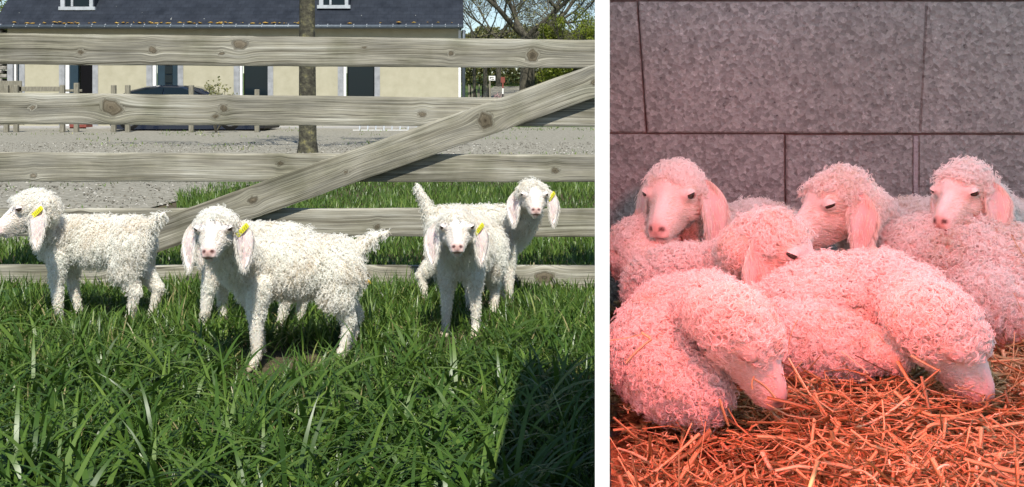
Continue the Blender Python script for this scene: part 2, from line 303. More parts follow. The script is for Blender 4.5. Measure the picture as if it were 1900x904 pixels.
# ---------------------------------------------------------------- grass
def blades(name, base, h, wd, lean0, bend, az, seg, m, rnd, label=None, cat='grass', fold=.25):
    n = len(base); t = np.linspace(0, 1, seg+1); th = lean0[:, None]+bend[:, None]*t[None]**1.3
    dl = h[:, None]/seg; hor = np.concatenate([np.zeros((n, 1)), np.cumsum(np.sin(th[:, 1:])*dl, 1)], 1); ver = np.concatenate([np.zeros((n, 1)), np.cumsum(np.cos(th[:, 1:])*dl, 1)], 1)
    d = np.stack([np.cos(az), np.sin(az), 0*az], -1); tw = az+np.pi/2+rng.normal(0, .5, n); wv = np.stack([np.cos(tw), np.sin(tw), 0*tw], -1)
    ctr = base[:, None]+hor[..., None]*d[:, None]+ver[..., None]*np.array((0, 0, 1.))
    prof = np.minimum(1, (1-t)*2.2)**.8*(.75+.5*np.sin(t*np.pi)*.5); hw = wd[:, None]*.5*prof[None]
    L = ctr-wv[:, None]*hw[..., None]; Rr = ctr+wv[:, None]*hw[..., None]
    V = np.stack([L, Rr], 2).reshape(n, -1, 3); i = np.arange(seg)*2
    q = np.stack([i, i+1, i+3, i+2], -1); Q = (q[None]+np.arange(n)[:, None, None]*(2*(seg+1))).reshape(-1, 4)
    V[..., 2] = np.maximum(V[..., 2], .004)
    o = mesh_np(name, V, Q, m, smooth=True, attrs={'rnd': np.repeat(rnd, 2*(seg+1))})
    if label: tag(o, label, cat, kind='stuff')
    return o
def part_x(y): return .088*np.asarray(y)
def bare(x, y):     # trodden soil patches by the goats
    a = np.exp(-(((x+.60)/.25)**2+((y-3.15)/.16)**2))+np.exp(-(((x+.70)/.09)**2+((y-2.93)/.16)**2))+.9*np.exp(-(((x+.19)/.13)**2+((y-3.38)/.12)**2)) + .8*np.exp(-(((x+.1)/.12)**2+((y-3.95)/.1)**2)) + .5*np.exp(-(((x+1.75)/.25)**2+((y-3.3)/.3)**2))
    return np.clip(a*1.3, 0, .96)
def field_noise(x, y, s=2.2): return np.array([mnoise.noise(Vector((a*s, b*s, 3.3))) for a, b in zip(x, y)])
# lawn at the goats' feet
n = 66000; y = rng.uniform(1.75, 4.6, n); x = rng.uniform(-.82, .10, n)*y*1.0
k = (x < part_x(y)+.02) | (y > 2.35); k &= rng.random(n) > bare(x, y); x, y = x[k], y[k]; n = len(x); fn = field_noise(x, y)
h = rng.uniform(.035, .085, n)*(1+.9*fn)*np.interp(y, [1.8, 3.0, 3.5, 3.9, 4.4], [1.0, 1.1, 1.5, 1.4, 1.1])
h = np.where(np.abs(y-3.95) < .35, h*.95, h)*1.08
blades('meadow_grass', np.stack([x, y, 0*x], -1), h, rng.uniform(.003, .0065, n), rng.uniform(0, .5, n), rng.uniform(.1, 1.9, n), rng.uniform(0, 2*np.pi, n), 4, M['grass'],
       np.clip(rng.beta(2, 2.6, n)*.9+.12*fn+(rng.random(n) < .06)*.6, 0, 1), 'lush green meadow grass around the feet of the standing white kids')
# longer, broader arching blades in tufts
nt_ = 400; ty = rng.uniform(1.8, 3.6, nt_); tx = rng.uniform(-.70, .07, nt_)*ty; keep = rng.random(nt_) > bare(tx, ty)*1.3; tx, ty = tx[keep], ty[keep]; nt_ = len(tx)
per = 13; x = np.repeat(tx, per)+rng.normal(0, .03, nt_*per); y = np.repeat(ty, per)+rng.normal(0, .03, nt_*per); n = len(x)
ok = (x < part_x(y)-.02); x, y = x[ok], y[ok]; n = len(x)
blades('long_grass_tufts', np.stack([x, y, 0*x], -1), rng.uniform(.10, .28, n)*np.interp(y, [1.8, 3, 3.6], [1.05, .8, .55]), rng.uniform(.006, .012, n), rng.uniform(.05, .6, n), rng.uniform(.6, 2.4, n), rng.uniform(0, 2*np.pi, n), 8, M['grass'],
       np.clip(rng.beta(2, 3, n)*.85, 0, .85), 'long broad arching grass blades in tufts in front of the standing kids')
# hand placed big arching blades that read one by one
big = [(215, 790, 2.5, 400, 660), (330, 730, 2.7, 190, 800), (430, 650, 2.95, 300, 620), (60, 690, 2.9, -40, 760), (560, 770, 2.5, 700, 820), (800, 700, 2.7, 880, 830), (690, 760, 2.55, 800, 800), (910, 640, 3.1, 1010, 720),
       (1000, 760, 2.45, 1060, 830), (650, 640, 3.1, 740, 700), (140, 640, 3.1, 60, 560), (30, 640, 3.2, 150, 520), (250, 830, 2.35, 380, 830), (470, 830, 2.35, 560, 760), (330, 620, 3.2, 385, 560), (720, 830, 2.35, 640, 760)]
bb = np.array([P(a, 0, Y)[:1].tolist()+[Y, 0] for a, b_, Y, c, d in big for q in range(3)]); n = len(bb); bb[:, :2] += rng.normal(0, .015, (n, 2))
azb = np.array([math.atan2(rng.normal(0, .5), (c-a)) if True else 0 for a, b_, Y, c, d in big for q in range(3)])
azb = np.array([0 if c > a else np.pi for a, b_, Y, c, d in big for q in range(3)])+rng.normal(0, .35, n)
blades('broad_grass_leaves', bb, rng.uniform(.22, .38, n), rng.uniform(.012, .019, n), rng.uniform(.1, .6, n), rng.uniform(1.2, 2.3, n), azb, 12, M['grass'], rng.uniform(.3, .7, n), 'broad arching grass leaves rising above the near meadow')
# meadow behind the fence
n = 60000; u = rng.random(n); y = 4.15+6.4*u**1.1; x = rng.uniform(-.56, .13, n)*y; px = x/y*F+CX; e = gravel_edge(px); edge_keep = np.clip((e+.9-y)/1.2, 0, 1)
e2 = np.where(px < 330, np.clip((6.0-y)/.8, 0, 1), 1); k = rng.random(n) < edge_keep*e2; x, y = x[k], y[k]; n = len(x); fn = field_noise(x, y, 1.2)
blades('grass_behind_fence', np.stack([x, y, 0*x], -1), rng.uniform(.04, .095, n)*(1+.6*fn), rng.uniform(.004, .008, n), rng.uniform(0, .4, n), rng.uniform(0, 1.1, n), rng.uniform(0, 2*np.pi, n), 3, M['grass'],
       np.clip(rng.beta(2.4, 2, n)*.85+.15*fn, 0, 1), 'bright mown grass behind the lower boards of the fence')
# sparse tufts in the gravel and far lawn
n = 9000; y = rng.uniform(5.5, 34, n); x = rng.uniform(-.56, .12, n)*y; fn = field_noise(x, y, .7); k = (fn > .22) | (y > 26) & (x > -1.5); x, y = x[k], y[k]; n = len(x)
blades('yard_weeds', np.stack([x, y, rise(y)], -1), rng.uniform(.02, .05, n)*(1+y*.03), rng.uniform(.004, .008, n)*(1+y*.07), rng.uniform(0, .7, n), rng.uniform(0, 1, n), rng.uniform(0, 6.3, n), 2, M['grass'], rng.uniform(.3, 1, n), 'thin weeds growing through the gravel yard')
# grass at the shed's outer foot and behind the pen (seen only from the side)
n = 16000; y = rng.uniform(2.15, 9, n); x = rng.uniform(.12, 1.0, n)*y*.8; blades('grass_beyond_pen', np.stack([x, y, 0*x], -1), rng.uniform(.04, .09, n), rng.uniform(.004, .008, n), rng.uniform(0, .5, n), rng.uniform(0, 1.3, n), rng.uniform(0, 6.3, n), 3, M['grass'], rng.uniform(.1, .8, n), 'rough grass growing behind the concrete block pen')

# broad leaved weeds
def weed(px, Y, sc, label):
    p = P(px, 0, Y); a = Acc(); nl = 16
    for i in range(nl):
        az = rng.uniform(0, 6.28); L = sc*rng.uniform(.5, 1); el = rng.uniform(.25, 1.1); ts = np.linspace(0, 1, 8); wv = np.array((-math.sin(az), math.cos(az), 0))
        mid = np.stack([np.cos(az)*L*ts, np.sin(az)*L*ts, L*(el*ts-.75*ts**2)+.01], -1)+np.array((p[0], p[1], .005))+rng.normal(0, .012, 3)*np.array((1, 1, 0))
        hw = .16*L*np.sin(np.pi*ts**.8)**.7*(1+.35*np.sign(np.sin(ts*22+i)))+.001
        up = np.array((0, 0, .25))
        V = np.stack([mid-wv*hw[:, None]+up*hw[:, None], mid, mid+wv*hw[:, None]+up*hw[:, None]], 1).reshape(-1, 3)
        Qs = []
        for j in range(7):
            b0 = j*3; Qs += [(b0, b0+1, b0+4, b0+3), (b0+1, b0+2, b0+5, b0+4)]
        a.add(V, Qs, rng.random())
    o = a.build('weed_leaves', M['weed'], off=(p[0], p[1], 0)); o.location = (p[0], p[1], 0); tag(o, label, 'weed', 'broad leaved weeds in the meadow'); o['kind'] = 'thing'; o.name = 'weed_plant'; return o
weed(30, 3.9, .17, 'toothed leafy weed at the far left edge under the leftmost kid'); weed(70, 3.5, .14, 'low leafy weed below the chest of the leftmost kid'); weed(860, 2.35, .13, 'broad leaved weed in dark grass below the kid facing forward')
weed(980, 2.5, .14, 'leafy weed in the dark grass beside the white partition'); weed(590, 2.3, .12, 'flat rosette of weed leaves in the lowest middle grass'); weed(750, 2.6, .11, 'small leafy weed in the grass between the two kid pairs')

# dandelions
def dandelion(px, py, Y, r, open_, label, cat='flower'):
    p = P(px, py, Y); o = empty('dandelion', (p[0]+.01, Y, 0)); tag(o, label, cat)
    H = p[2]; V, Q = tube_np([(0, 0, 0), (-.004, 0, H*.5), (-.01, 0, H)], [.0022, .002, .002], 6); a = Acc(); a.add(V, Q); a.build('stem', M['stem'], o)
    a = Acc()
    for i in range(46 if open_ else 18):
        az = i*2.4; el = (i/46)*1.3 if open_ else 1.25; d = np.array((math.cos(az)*math.cos(el), math.sin(az)*math.cos(el), math.sin(el)+.1)); s_ = np.array((-math.sin(az), math.cos(az), 0))
        c = np.array((-.01, 0, H)); V = np.array([c-s_*.0012, c+s_*.0012, c+d*r+s_*.0026, c+d*r-s_*.0026]); a.add(V, [(0, 1, 2, 3)], rng.random())
    a.build('petals', M['petal'] if open_ else M['straw'], o)
    V, Q = tube_np([(-.01, 0, H-.012), (-.01, 0, H-.004), (-.01, 0, H+.002)], [.002, r*.42, r*.35], 8); a = Acc(); a.add(V, Q); a.build('bud', M['stem'], o)
dandelion(680, 527, 3.75, .017, True, 'bright yellow open dandelion in shade before the bottom board')
dandelion(10, 706, 2.75, .014, False, 'closed brown and green dandelion bud at the lower left edge')

# ---------------------------------------------------------------- board fence with brace
FY = 4.22
def board(name, parent, e0, e1, half0, half1, thick, y, knots, seed, nx=260, nz=18):
    """plank between two photo positions e0, e1 (px, py of the middle) with half heights in photo px; front face at y"""
    a = P(e0[0], e0[1], y); b = P(e1[0], e1[1], y); h0 = half0/F*y; h1 = half1/F*y; L = np.linalg.norm(b-a); d = (b-a)/L; up = np.array((-d[2], 0, d[0]))
    us = np.linspace(0, L, nx); vs = np.linspace(-1, 1, nz); U, Vv = np.meshgrid(us, vs, indexing='ij'); Hh = h0+(h1-h0)*U/L
    wob = np.array([.0022*mnoise.noise(Vector((u_*3, seed, 0)))+.001*mnoise.noise(Vector((u_*11, seed, 5))) for u_ in us])
    pos = a+d*U[..., None]+up*((Vv*Hh)+wob[:, None])[..., None]; vv = Vv*Hh
    g = vv.copy(); kn = np.zeros_like(g); dep = np.zeros_like(g)
    warp = np.array([[.020*mnoise.noise(Vector((u_*.9, seed*3.1, v_*5)))+.008*mnoise.noise(Vector((u_*3, seed*1.7, v_*9))) for v_ in vs*h0] for u_ in us]); g = g+warp
    for kx, kv, kr in knots:          # kx, kv in photo px along / above the middle line, kr radius px
        ku = (kx-e0[0])/(e1[0]-e0[0])*L; kc = kv/F*y; r = kr/F*y; du = U-ku; dv = vv-kc
        fall = np.exp(-(du/(r*2.4))**2); g -= np.tanh(dv/(r*1.1))*r*.9*fall*np.exp(-(np.abs(dv)/(r*5))**2)
        rr = np.sqrt(du**2*.8+dv**2*1.15)/r*(1+.16*np.sin(np.arctan2(dv, du)*2+kx)+.09*np.sin(np.arctan2(dv, du)*5+kx*2)); t = np.clip((1.2-rr)/.4, 0, 1); g = g*(1-t)+(rr*r*.8+.3)*t
        kn = np.maximum(kn, np.clip(1.45-rr, 0, 1)*.98); dep += -.0015*np.exp(-((rr-1.0)/.22)**2)+.002*np.exp(-(rr/.8)**2)
    pos[..., 1] -= dep; n1 = nx*nz
    back = pos.copy(); back[..., 1] = y+thick
    # round the long edges a little
    pos[:, 0, 1] += .004; pos[:, -1, 1] += .004
    V = np.concatenate([pos.reshape(-1, 3), back.reshape(-1, 3)]); i = np.arange(n1).reshape(nx, nz)
    Qf = np.stack([i[:-1, :-1], i[1:, :-1], i[1:, 1:], i[:-1, 1:]], -1).reshape(-1, 4); Qb = Qf[:, ::-1]+n1
    s1 = np.stack([i[:-1, 0], i[:-1, 0]+n1, i[1:, 0]+n1, i[1:, 0]], -1); s2 = np.stack([i[:-1, -1], i[1:, -1], i[1:, -1]+n1, i[:-1, -1]+n1], -1)
    c1 = np.stack([i[0, :-1], i[0, 1:], i[0, 1:]+n1, i[0, :-1]+n1], -1); c2 = np.stack([i[-1, :-1], i[-1, :-1]+n1, i[-1, 1:]+n1, i[-1, 1:]], -1)
    Q = np.concatenate([Qf, s1, s2, c1, c2, Qb[::1]]); two = lambda z: np.concatenate([z.ravel(), z.ravel()])
    o = mesh_np(name, V, Q, M['wood'], parent, True, {'grain': two(g), 'along': two(U), 'knot': two(kn), 'tone': np.full(2*n1, seed*7.3)})
    o.data.set_sharp_from_angle(angle=R(40)); return o
fence = empty('board_fence', (0, 0, 0)); tag(fence, 'weathered grey board fence with five rails and a diagonal brace across the meadow', 'fence')
B = dict(thick=.03, y=FY)
bp_ = [((-60, 90), (1180, 101), 29, 26, [(283, 0, 6), (445, 12, 9), (150, -5, 4), (412, -5, 3), (837, -1, 4), (988, -4, 10), (676, 8, 3)], 1.0),
       ((-60, 201), (1180, 210), 29.5, 26, [(207, 3, 14), (60, 2, 4), (415, 3, 6), (400, -12, 4), (784, -5, 5)], 2.0),
       ((-60, 310), (1180, 313), 27.5, 25, [(62, -16, 4), (520, 8, 4), (1030, -4, 5)], 3.0),
       ((-60, 413), (1180, 414), 26, 26, [(150, 6, 5), (700, -7, 4), (980, 3, 5)], 4.0),
       ((-60, 519), (1180, 518), 26, 24, [(1010, 3, 12), (210, -4, 8), (680, 6, 6)], 5.0)]
for e0, e1, h0, h1, kn, sd_ in bp_: board('rail_board', fence, e0, e1, h0, h1, knots=kn, seed=sd_, **B)
bracep = board('brace_board', fence, (262, 448), (1190, 120), 29.5, 29.5, .034, FY-.036, [(900, -1, 13), (1104, -2, 6), (470, 3, 6), (640, -6, 3)], 6.0); bracep['label'] = 'diagonal brace board nailed over the rails'
for pxp in (-62, 1176):
    a = P(pxp, 40, FY); po = bx('fence_post', (a[0]-.05, FY+.031, -.3), (a[0]+.05, FY+.13, 1.28), M['mwood'], fence, .006)
    for e0, e1, h0, h1, kn, sd_ in bp_:
        z = P(0, e0[1] if pxp < 0 else e1[1], FY)[2]; V, Q = tube_np([(a[0], FY-.003, z), (a[0], FY+.004, z)], [.006, .006], 8); ac = Acc(); ac.add(V, Q); ac.build('nail', M['zinc'], po)

# ---------------------------------------------------------------- farmhouse
HY = 30.0
def X(px, Y=HY): return (px-CX)/F*Y
def Z(py, Y=HY): return CZ-(py-HZ)/F*Y
house = empty('farmhouse', (0, 0, 0)); tag(house, 'long cream rendered farm building with dark slate roof and stone window surrounds', 'building')
x0, x1 = X(14), X(852); zt = Z(47)
ops = [(24, 36, 80, 205, 'slot'), (120, 172, 84, 238, 'door'), (282, 330, 84, 205, 'win'), (444, 497, 84, 205, 'open'), (637, 695, 84, 205, 'open')]
xs = [x0]; 
for i, (a, b_, t, bt, kd) in enumerate(ops):
    bx('wall', (xs[-1], HY, 0), (X(a)-.16, HY+.4, zt), M['render'], house)
    bx('wall', (X(a)-.16, HY+.001, Z(t)+.18), (X(b_)+.16, HY+.4, zt), M['render'], house)
    if bt < 230: bx('wall', (X(a)-.16, HY+.001, 0), (X(b_)+.16, HY+.4, Z(bt)-.1), M['render'], house)
    f = empty('window' if kd != 'door' else 'door', (0, 0, 0)); f.parent = house
    bx('jamb', (X(a)-.16, HY-.02, max(0, Z(bt))), (X(a), HY+.3, Z(t)), M['stone'], f); bx('jamb', (X(b_), HY-.02, max(0, Z(bt))), (X(b_)+.16, HY+.3, Z(t)), M['stone'], f)
    bx('lintel', (X(a)-.16, HY-.02, Z(t)), (X(b_)+.16, HY+.3, Z(t)+.18), M['stone'], f)
    if bt < 230: bx('sill', (X(a)-.2, HY-.06, Z(bt)-.1), (X(b_)+.2, HY+.3, Z(bt)), M['stone'], f)
    zb = max(.02, Z(bt))
    if kd == 'door':
        bx('frame', (X(a), HY+.06, zb), (X(a)+.1, HY+.16, Z(t)), M['white'], f); bx('door_leaf', (X(a)+.1, HY+.12, zb), (X(a)+.34, HY+.2, Z(t)), M['bluewood'], f); bx('opening', (X(a)+.34, HY+.3, zb), (X(b_), HY+.34, Z(t)), M['dark'], f)
    elif kd == 'win':
        bx('frame', (X(a), HY+.06, zb), (X(a)+.09, HY+.16, Z(t)), M['white'], f); bx('opening', (X(a)+.09, HY+.2, zb), (X(b_), HY+.3, Z(t)), M['bluewood'], f)
        for q in range(7):
            z = zb+.04+q*.26
            if z+.22 < Z(t): bx('pane', (X(a)+.32, HY+.17, z), (X(b_)-.22, HY+.198, z+.22), M['glass'], f)
    elif kd == 'slot': bx('opening', (X(a)+.06, HY+.2, zb), (X(b_), HY+.3, Z(t)), M['bluewood'], f); bx('frame', (X(a), HY+.08, zb), (X(a)+.05, HY+.18, Z(t)), M['white'], f)
    else:
        bx('frame', (X(a), HY+.06, zb), (X(a)+.07, HY+.14, Z(t)), M['white'], f); bx('opening', (X(a)+.07, HY+.25, zb), (X(b_), HY+.32, Z(t)), M['dark'], f)
        bx('pane', (X(a)+.12, HY+.18, zb+.05), (X(b_)-.05, HY+.2, Z(t)-.05), M['glass'], f)
    xs.append(X(b_)+.16)
bx('wall', (xs[-1], HY, 0), (x1, HY+.4, zt), M['render'], house)
# gable walls
for xg in (x0, x1-.3):
    bm = bmesh.new(); sk = (lambda y_: (y_-HY)*-.056 if xg > -5 else 0); ps = [(xg+sk(y_), y_, z_) for y_, z_ in ((HY+.4, 0), (HY+8, 0), (HY+8, zt), (HY+4.0, zt+3.8), (HY+.4, zt))]
    va = [bm.verts.new(p) for p in ps]; vb = [bm.verts.new((p[0]+.3, p[1], p[2])) for p in ps]; bm.faces.new(va); bm.faces.new(vb[::-1])
    for i in range(5): bm.faces.new((va[i], vb[i], vb[(i+1) % 5], va[(i+1) % 5]))
    bm_obj('gable_wall', bm, M['render'], house)
# rubble stone quoin at the left end
for i in range(26):
    z = i*.12; 
    for j in range(3): bx('stone', (x0-1.2+j*.4+rng.uniform(0, .05)-(i % 2)*.15, HY-.02-rng.uniform(0, .03), z), (x0-.82+j*.4-(i % 2)*.15, HY+.35, z+.105), M['rubble'], house, .015)
# roof: sloping slab with thickness, gutter with brackets
roof = empty('roof', (0, 0, 0)); roof.parent = house
bm = bmesh.new(); ya, za, yb, zb_ = HY-.35, zt-.02, HY+4.2, zt+4.3
for (p, q) in (((ya, za), (yb, zb_)), ((2*yb-ya, za), (yb, zb_))):
    vs = [bm.verts.new(v) for v in ((x0-.25, p[0], p[1]), (x1+.12-.056*(p[0]-HY), p[0], p[1]), (x1+.12-.056*(q[0]-HY), q[0], q[1]), (x0-.25, q[0], q[1]), (x0-.25, p[0], p[1]-.09), (x1+.12-.056*(p[0]-HY), p[0], p[1]-.09), (x1+.12-.056*(q[0]-HY), q[0], q[1]-.09), (x0-.25, q[0], q[1]-.09))]
    for f in ((0, 1, 2, 3), (7, 6, 5, 4), (0, 4, 5, 1), (1, 5, 6, 2), (3, 7, 4, 0)): bm.faces.new([vs[i] for i in f])
bm_obj('slate_slope', bm, M['slate'], roof)
gut = empty('gutter', (0, 0, 0)); gut.parent = house
V, Q = tube_np([(x0-.25, ya-.06, za-.05), (x1+.12, ya-.06, za-.05)], [.06, .06], 10); a = Acc(); a.add(V, Q); a.build('gutter_pipe', M['zinc'], gut)
a = Acc()
for i in range(36):
    xx = x0+i*(x1-x0)/35; V, Q = tube_np([(xx, ya-.125, za-.06), (xx, ya-.06, za+.02), (xx, ya+.03, za+.02)], [.012]*3, 5); a.add(V, Q)
o = a.build('gutter_bracket', M['frame'], gut); tag(o, kind='stuff')
V, Q = tube_np([(X(861), HY-.2, 0), (X(861), HY-.2, zt-.6), (X(861), HY-.2, zt-.15)], [.05]*3, 8); a = Acc(); a.add(V, Q); a.build('downpipe', M['zinc'], house)
bx('corner_trim', (x1-.02, HY-.03, 0), (x1+.05, HY+.1, zt-.15), M['white'], house)
# orange lichen tufts along the eave
a = Acc(); lm = mat('orange_lichen', [(.4, (.38, .20, .03)), (.6, (.5, .36, .1))], 9, 4, .95)
for i in range(150):
    t = min(1, abs(rng.normal(0, .38))) if i < 90 else rng.random(); xx = x0+.3+(X(560)-x0)*rng.random() if i < 110 else x0+(x1-x0)*rng.random(); s = rng.uniform(.015, .05)
    V = octv*np.array((s*1.8, s, s*.7))+np.array((xx, ya+.05+rng.uniform(-.05, .1), za+.05+rng.uniform(0, .04))); a.add(V, np.c_[octf, octf[:, 2]])
o = a.build('lichen_patches', lm, roof, False); tag(o, kind='stuff')
# roof windows standing on the slope
for (a_, b_, pb) in ((112, 172, 15), (592, 646, 12)):
    d = empty('dormer_window', (0, 0, 0)); d.parent = house; yf = HY+.10; xa, xb = X(a_, yf), X(b_, yf); zb1 = Z(pb, yf); fr = M['zinc']
    bx('dormer_cheek', (xa-.03, yf+.05, zb1-.25), (xa, yf+2.2, zb1+1.1), M['slate'], d); bx('dormer_cheek', (xb, yf+.05, zb1-.25), (xb+.03, yf+2.2, zb1+1.1), M['slate'], d)
    bx('frame', (xa-.06, yf, zb1-.06), (xb+.06, yf+.1, zb1+.04), M['frame'], d); bx('frame', (xa, yf, zb1+.04), (xa+.12, yf+.1, zb1+1.1), M['frame'], d); bx('frame', (xb-.1, yf, zb1+.04), (xb, yf+.1, zb1+1.1), M['frame'], d)
    bx('frame', (xa+.30, yf+.02, zb1+.05), (xa+.36, yf+.08, zb1+1.1), M['frame'], d); bx('pane', (xa+.12, yf+.06, zb1+.05), (xb-.1, yf+.09, zb1+1.1), M['glass'], d); bx('dormer_roof', (xa-.15, yf-.15, zb1+1.1), (xb+.15, yf+2.4, zb1+1.2), M['slate'], d)
tag(bx('paved_apron', (x0-1, HY-1.8, 0), (x1+1, HY-.001, .035), mat('apron_concrete', [(.3, (.30, .29, .27)), (.7, (.38, .37, .35))], 4, 6, .9), None), kind='structure')

# low post and rail fence in front of the house
pf = empty('low_paddock_fence', (0, 0, 0)); tag(pf, 'low wooden post and rail fence before the cream building', 'fence'); PY = 25.0
for px_ in (12, 30, 116, 142, 211, 237, 355, 477):
    a = P(px_, 0, PY); zz = Z(158+(px_ == 477)*8-(px_ == 142)*4, PY); bx('post', (a[0]-.055, PY-.05, 0), (a[0]+.055, PY+.05, zz), M['mwood'], pf, .01)
for (pa, pb, pz, th) in ((-40, 38, 166, .30), (30, 116, 167, .12), (116, 150, 169, .06)):
    bx('rail', (X(pa, PY), PY+.051, Z(pz, PY)-th*.3), (X(pb, PY), PY+.09, Z(pz, PY)+th*.7), M['mwood'], pf, .006)
bx('rail', (X(-40, PY), PY+.051, Z(232, PY)), (X(42, PY), PY+.09, Z(226, PY)), M['mwood'], pf)

# dark hatchback parked behind the paddock fence
car = empty('parked_car', (0, 0, 0)); tag(car, 'dark navy hatchback parked in front of the cream building', 'car'); CY = 26.0
prof = [(196, 205), (197, 190), (205, 180), (228, 168), (262, 160), (300, 157.5), (338, 158.5), (366, 164), (392, 178), (415, 186), (455, 190), (478, 197), (487, 210), (488, 232), (480, 240), (205, 240), (196, 228)]
bm = bmesh.new(); W = 1.7; rws = []
for f_, ins in ((0, .14), (.12, .02), (.88, .02), (1, .14)):
    cxp = sum(p[0] for p in prof)/len(prof); rws.append([bm.verts.new((X(p[0]+(cxp-p[0])*ins*.25, CY), CY+f_*W+(0.10 if f_ < .5 else -.10)*(1 if p[1] < 185 else 0)*1.6, Z(p[1], CY)-(.03 if f_ in (0, 1) and p[1] < 200 else 0))) for p in prof])
for r0, r1 in zip(rws[:-1], rws[1:]):
    for i in range(len(prof)): bm.faces.new((r0[i], r0[(i+1) % len(prof)], r1[(i+1) % len(prof)], r1[i]))
bm.faces.new(rws[0][::-1]); bm.faces.new(rws[-1]); bmesh.ops.recalc_face_normals(bm, faces=bm.faces); bm_obj('body', bm, M['carpaint'], car, False)
sg = [(214, 184), (236, 172), (264, 164.5), (300, 162), (334, 163), (356, 169), (378, 182)]
for a_, b_ in ((0, 3), (3, 6)):
    bm = bmesh.new(); pts = sg[a_:b_+1]; pts = pts+[(pts[-1][0]-3, 183), (pts[0][0]+3, 184)]; bm.faces.new([bm.verts.new((X(p[0], CY), CY+.135-(.05 if p[1] > 180 else 0), Z(p[1], CY))) for p in pts]); r = bmesh.ops.extrude_face_region(bm, geom=bm.faces[:]); bmesh.ops.translate(bm, verts=[v for v in r['geom'] if isinstance(v, bmesh.types.BMVert)], vec=(0, .02, 0)); bm_obj('side_window', bm, M['glass'], car)
for pw in (240, 427):
    for yy in (CY-.01, CY+W-.19):
        wh = empty('wheel', (X(pw, CY), yy+.1, .3)); wh.parent = car
        V, Q = tube_np([(0, -.1, 0), (0, -.07, 0), (0, .07, 0), (0, .1, 0)], [.26, .30, .30, .26], 20); a = Acc(); a.add(V, Q); a.build('tyre', M['tyre'], wh); V, Q = tube_np([(0, -.115, 0), (0, -.09, 0)], [.17, .2], 14); a = Acc(); a.add(V, Q); a.build('rim', M['rim'], wh, False)
bx('headlight', (X(470, CY), CY-.015, Z(222, CY)), (X(487, CY), CY+.25, Z(208, CY)), M['lamp'], car, .02); bx('bumper', (X(470, CY), CY-.02, Z(240, CY)), (X(491, CY), CY+W+.02, Z(225, CY)), M['plastic'], car, .03)
for (pa, pb, lab) in ((129, 160, 'low red plastic trough standing by the house door'), (246, 262, 'small red crate beside the dark parked car')):
    t = empty('red_crate', (0, 0, 0)); tag(t, lab, 'crate'); yy = 28.2
    bx('side', (X(pa, yy), yy, .0), (X(pb, yy), yy+.03, .30), M['red'], t); bx('side', (X(pa, yy), yy+.4, .0), (X(pb, yy), yy+.43, .30), M['red'], t); bx('side', (X(pa, yy), yy+.03, .0), (X(pa, yy)+.03, yy+.4, .30), M['red'], t); bx('side', (X(pb, yy)-.03, yy+.03, .0), (X(pb, yy), yy+.4, .30), M['red'], t); bx('base', (X(pa, yy)+.03, yy+.03, .01), (X(pb, yy)-.03, yy+.4, .03), M['red'], t)
# pale bar rack on the apron
rk = empty('bar_rack', (0, 0, 0)); tag(rk, 'low pale metal rack of slanted bars on the yard before the wall', 'rack'); RY = 26.3
for i in range(9):
    xx = X(667+i*15, RY); V, Q = tube_np([(xx, RY, .03), (xx+.01, RY+.25, .5)], [.018, .018], 6); a = Acc(); a.add(V, Q); a.build('bar', M['frame'], rk, False)
bx('base_rail', (X(655, RY), RY-.03, .01), (X(800, RY), RY+.03, .025), M['white'], rk); bx('top_rail', (X(655, RY), RY+.02, .5), (X(800, RY), RY+.08, .54), M['mwood'], rk)

# ---------------------------------------------------------------- trees
def branch(acc, p, d, L, r, lev, tips, spread=.55, up=.12, minr=.006, taper=.62):
    k = 5; pts = [np.array(p)]; dd = nrm(d)
    for i in range(k):
        dd = nrm(dd+rng.normal(0, .10, 3)+np.array((0, 0, up*.3))); pts.append(pts[-1]+dd*L/k)
    rad = np.linspace(r, r*taper, k+1); n = 10 if r > .06 else (5 if r > .02 else 3)
    V, Q = tube_np(pts, rad, n, False); acc.add(V, Q)
    if lev == 0: tips += pts[1:]; return
    for i in range(3 if lev > 2 else 4):
        t = rng.integers(2, k+1); nd = nrm(dd+rng.normal(0, spread, 3)+np.array((0, 0, up))); branch(acc, pts[t], nd, L*rng.uniform(.6, .85), max(minr, rad[t]*rng.uniform(.45, .7)), lev-1, tips, spread, up, minr, taper)
    branch(acc, pts[-1], nrm(dd+rng.normal(0, .2, 3)), L*.8, max(minr, rad[-1]*.9), lev-1, tips, spread, up, minr, taper)
def leaves(pos, sz, name, m, parent, off, kind=True):
    n = len(pos); a = rng.normal(0, 1, (n, 3)); a /= np.linalg.norm(a, axis=1)[:, None]; b = np.cross(a, rng.normal(0, 1, (n, 3))); b /= np.linalg.norm(b, axis=1)[:, None]; s = rng.uniform(.6, 1.3, n)[:, None]*sz
    V = np.stack([pos-a*s, pos+b*s*.5, pos+a*s, pos-b*s*.5], 1)-np.asarray(off); o = mesh_np(name, V, np.arange(4*n).reshape(n, 4), m, parent, attrs={'rnd': np.repeat(rng.random(n), 4)}); 
    return o
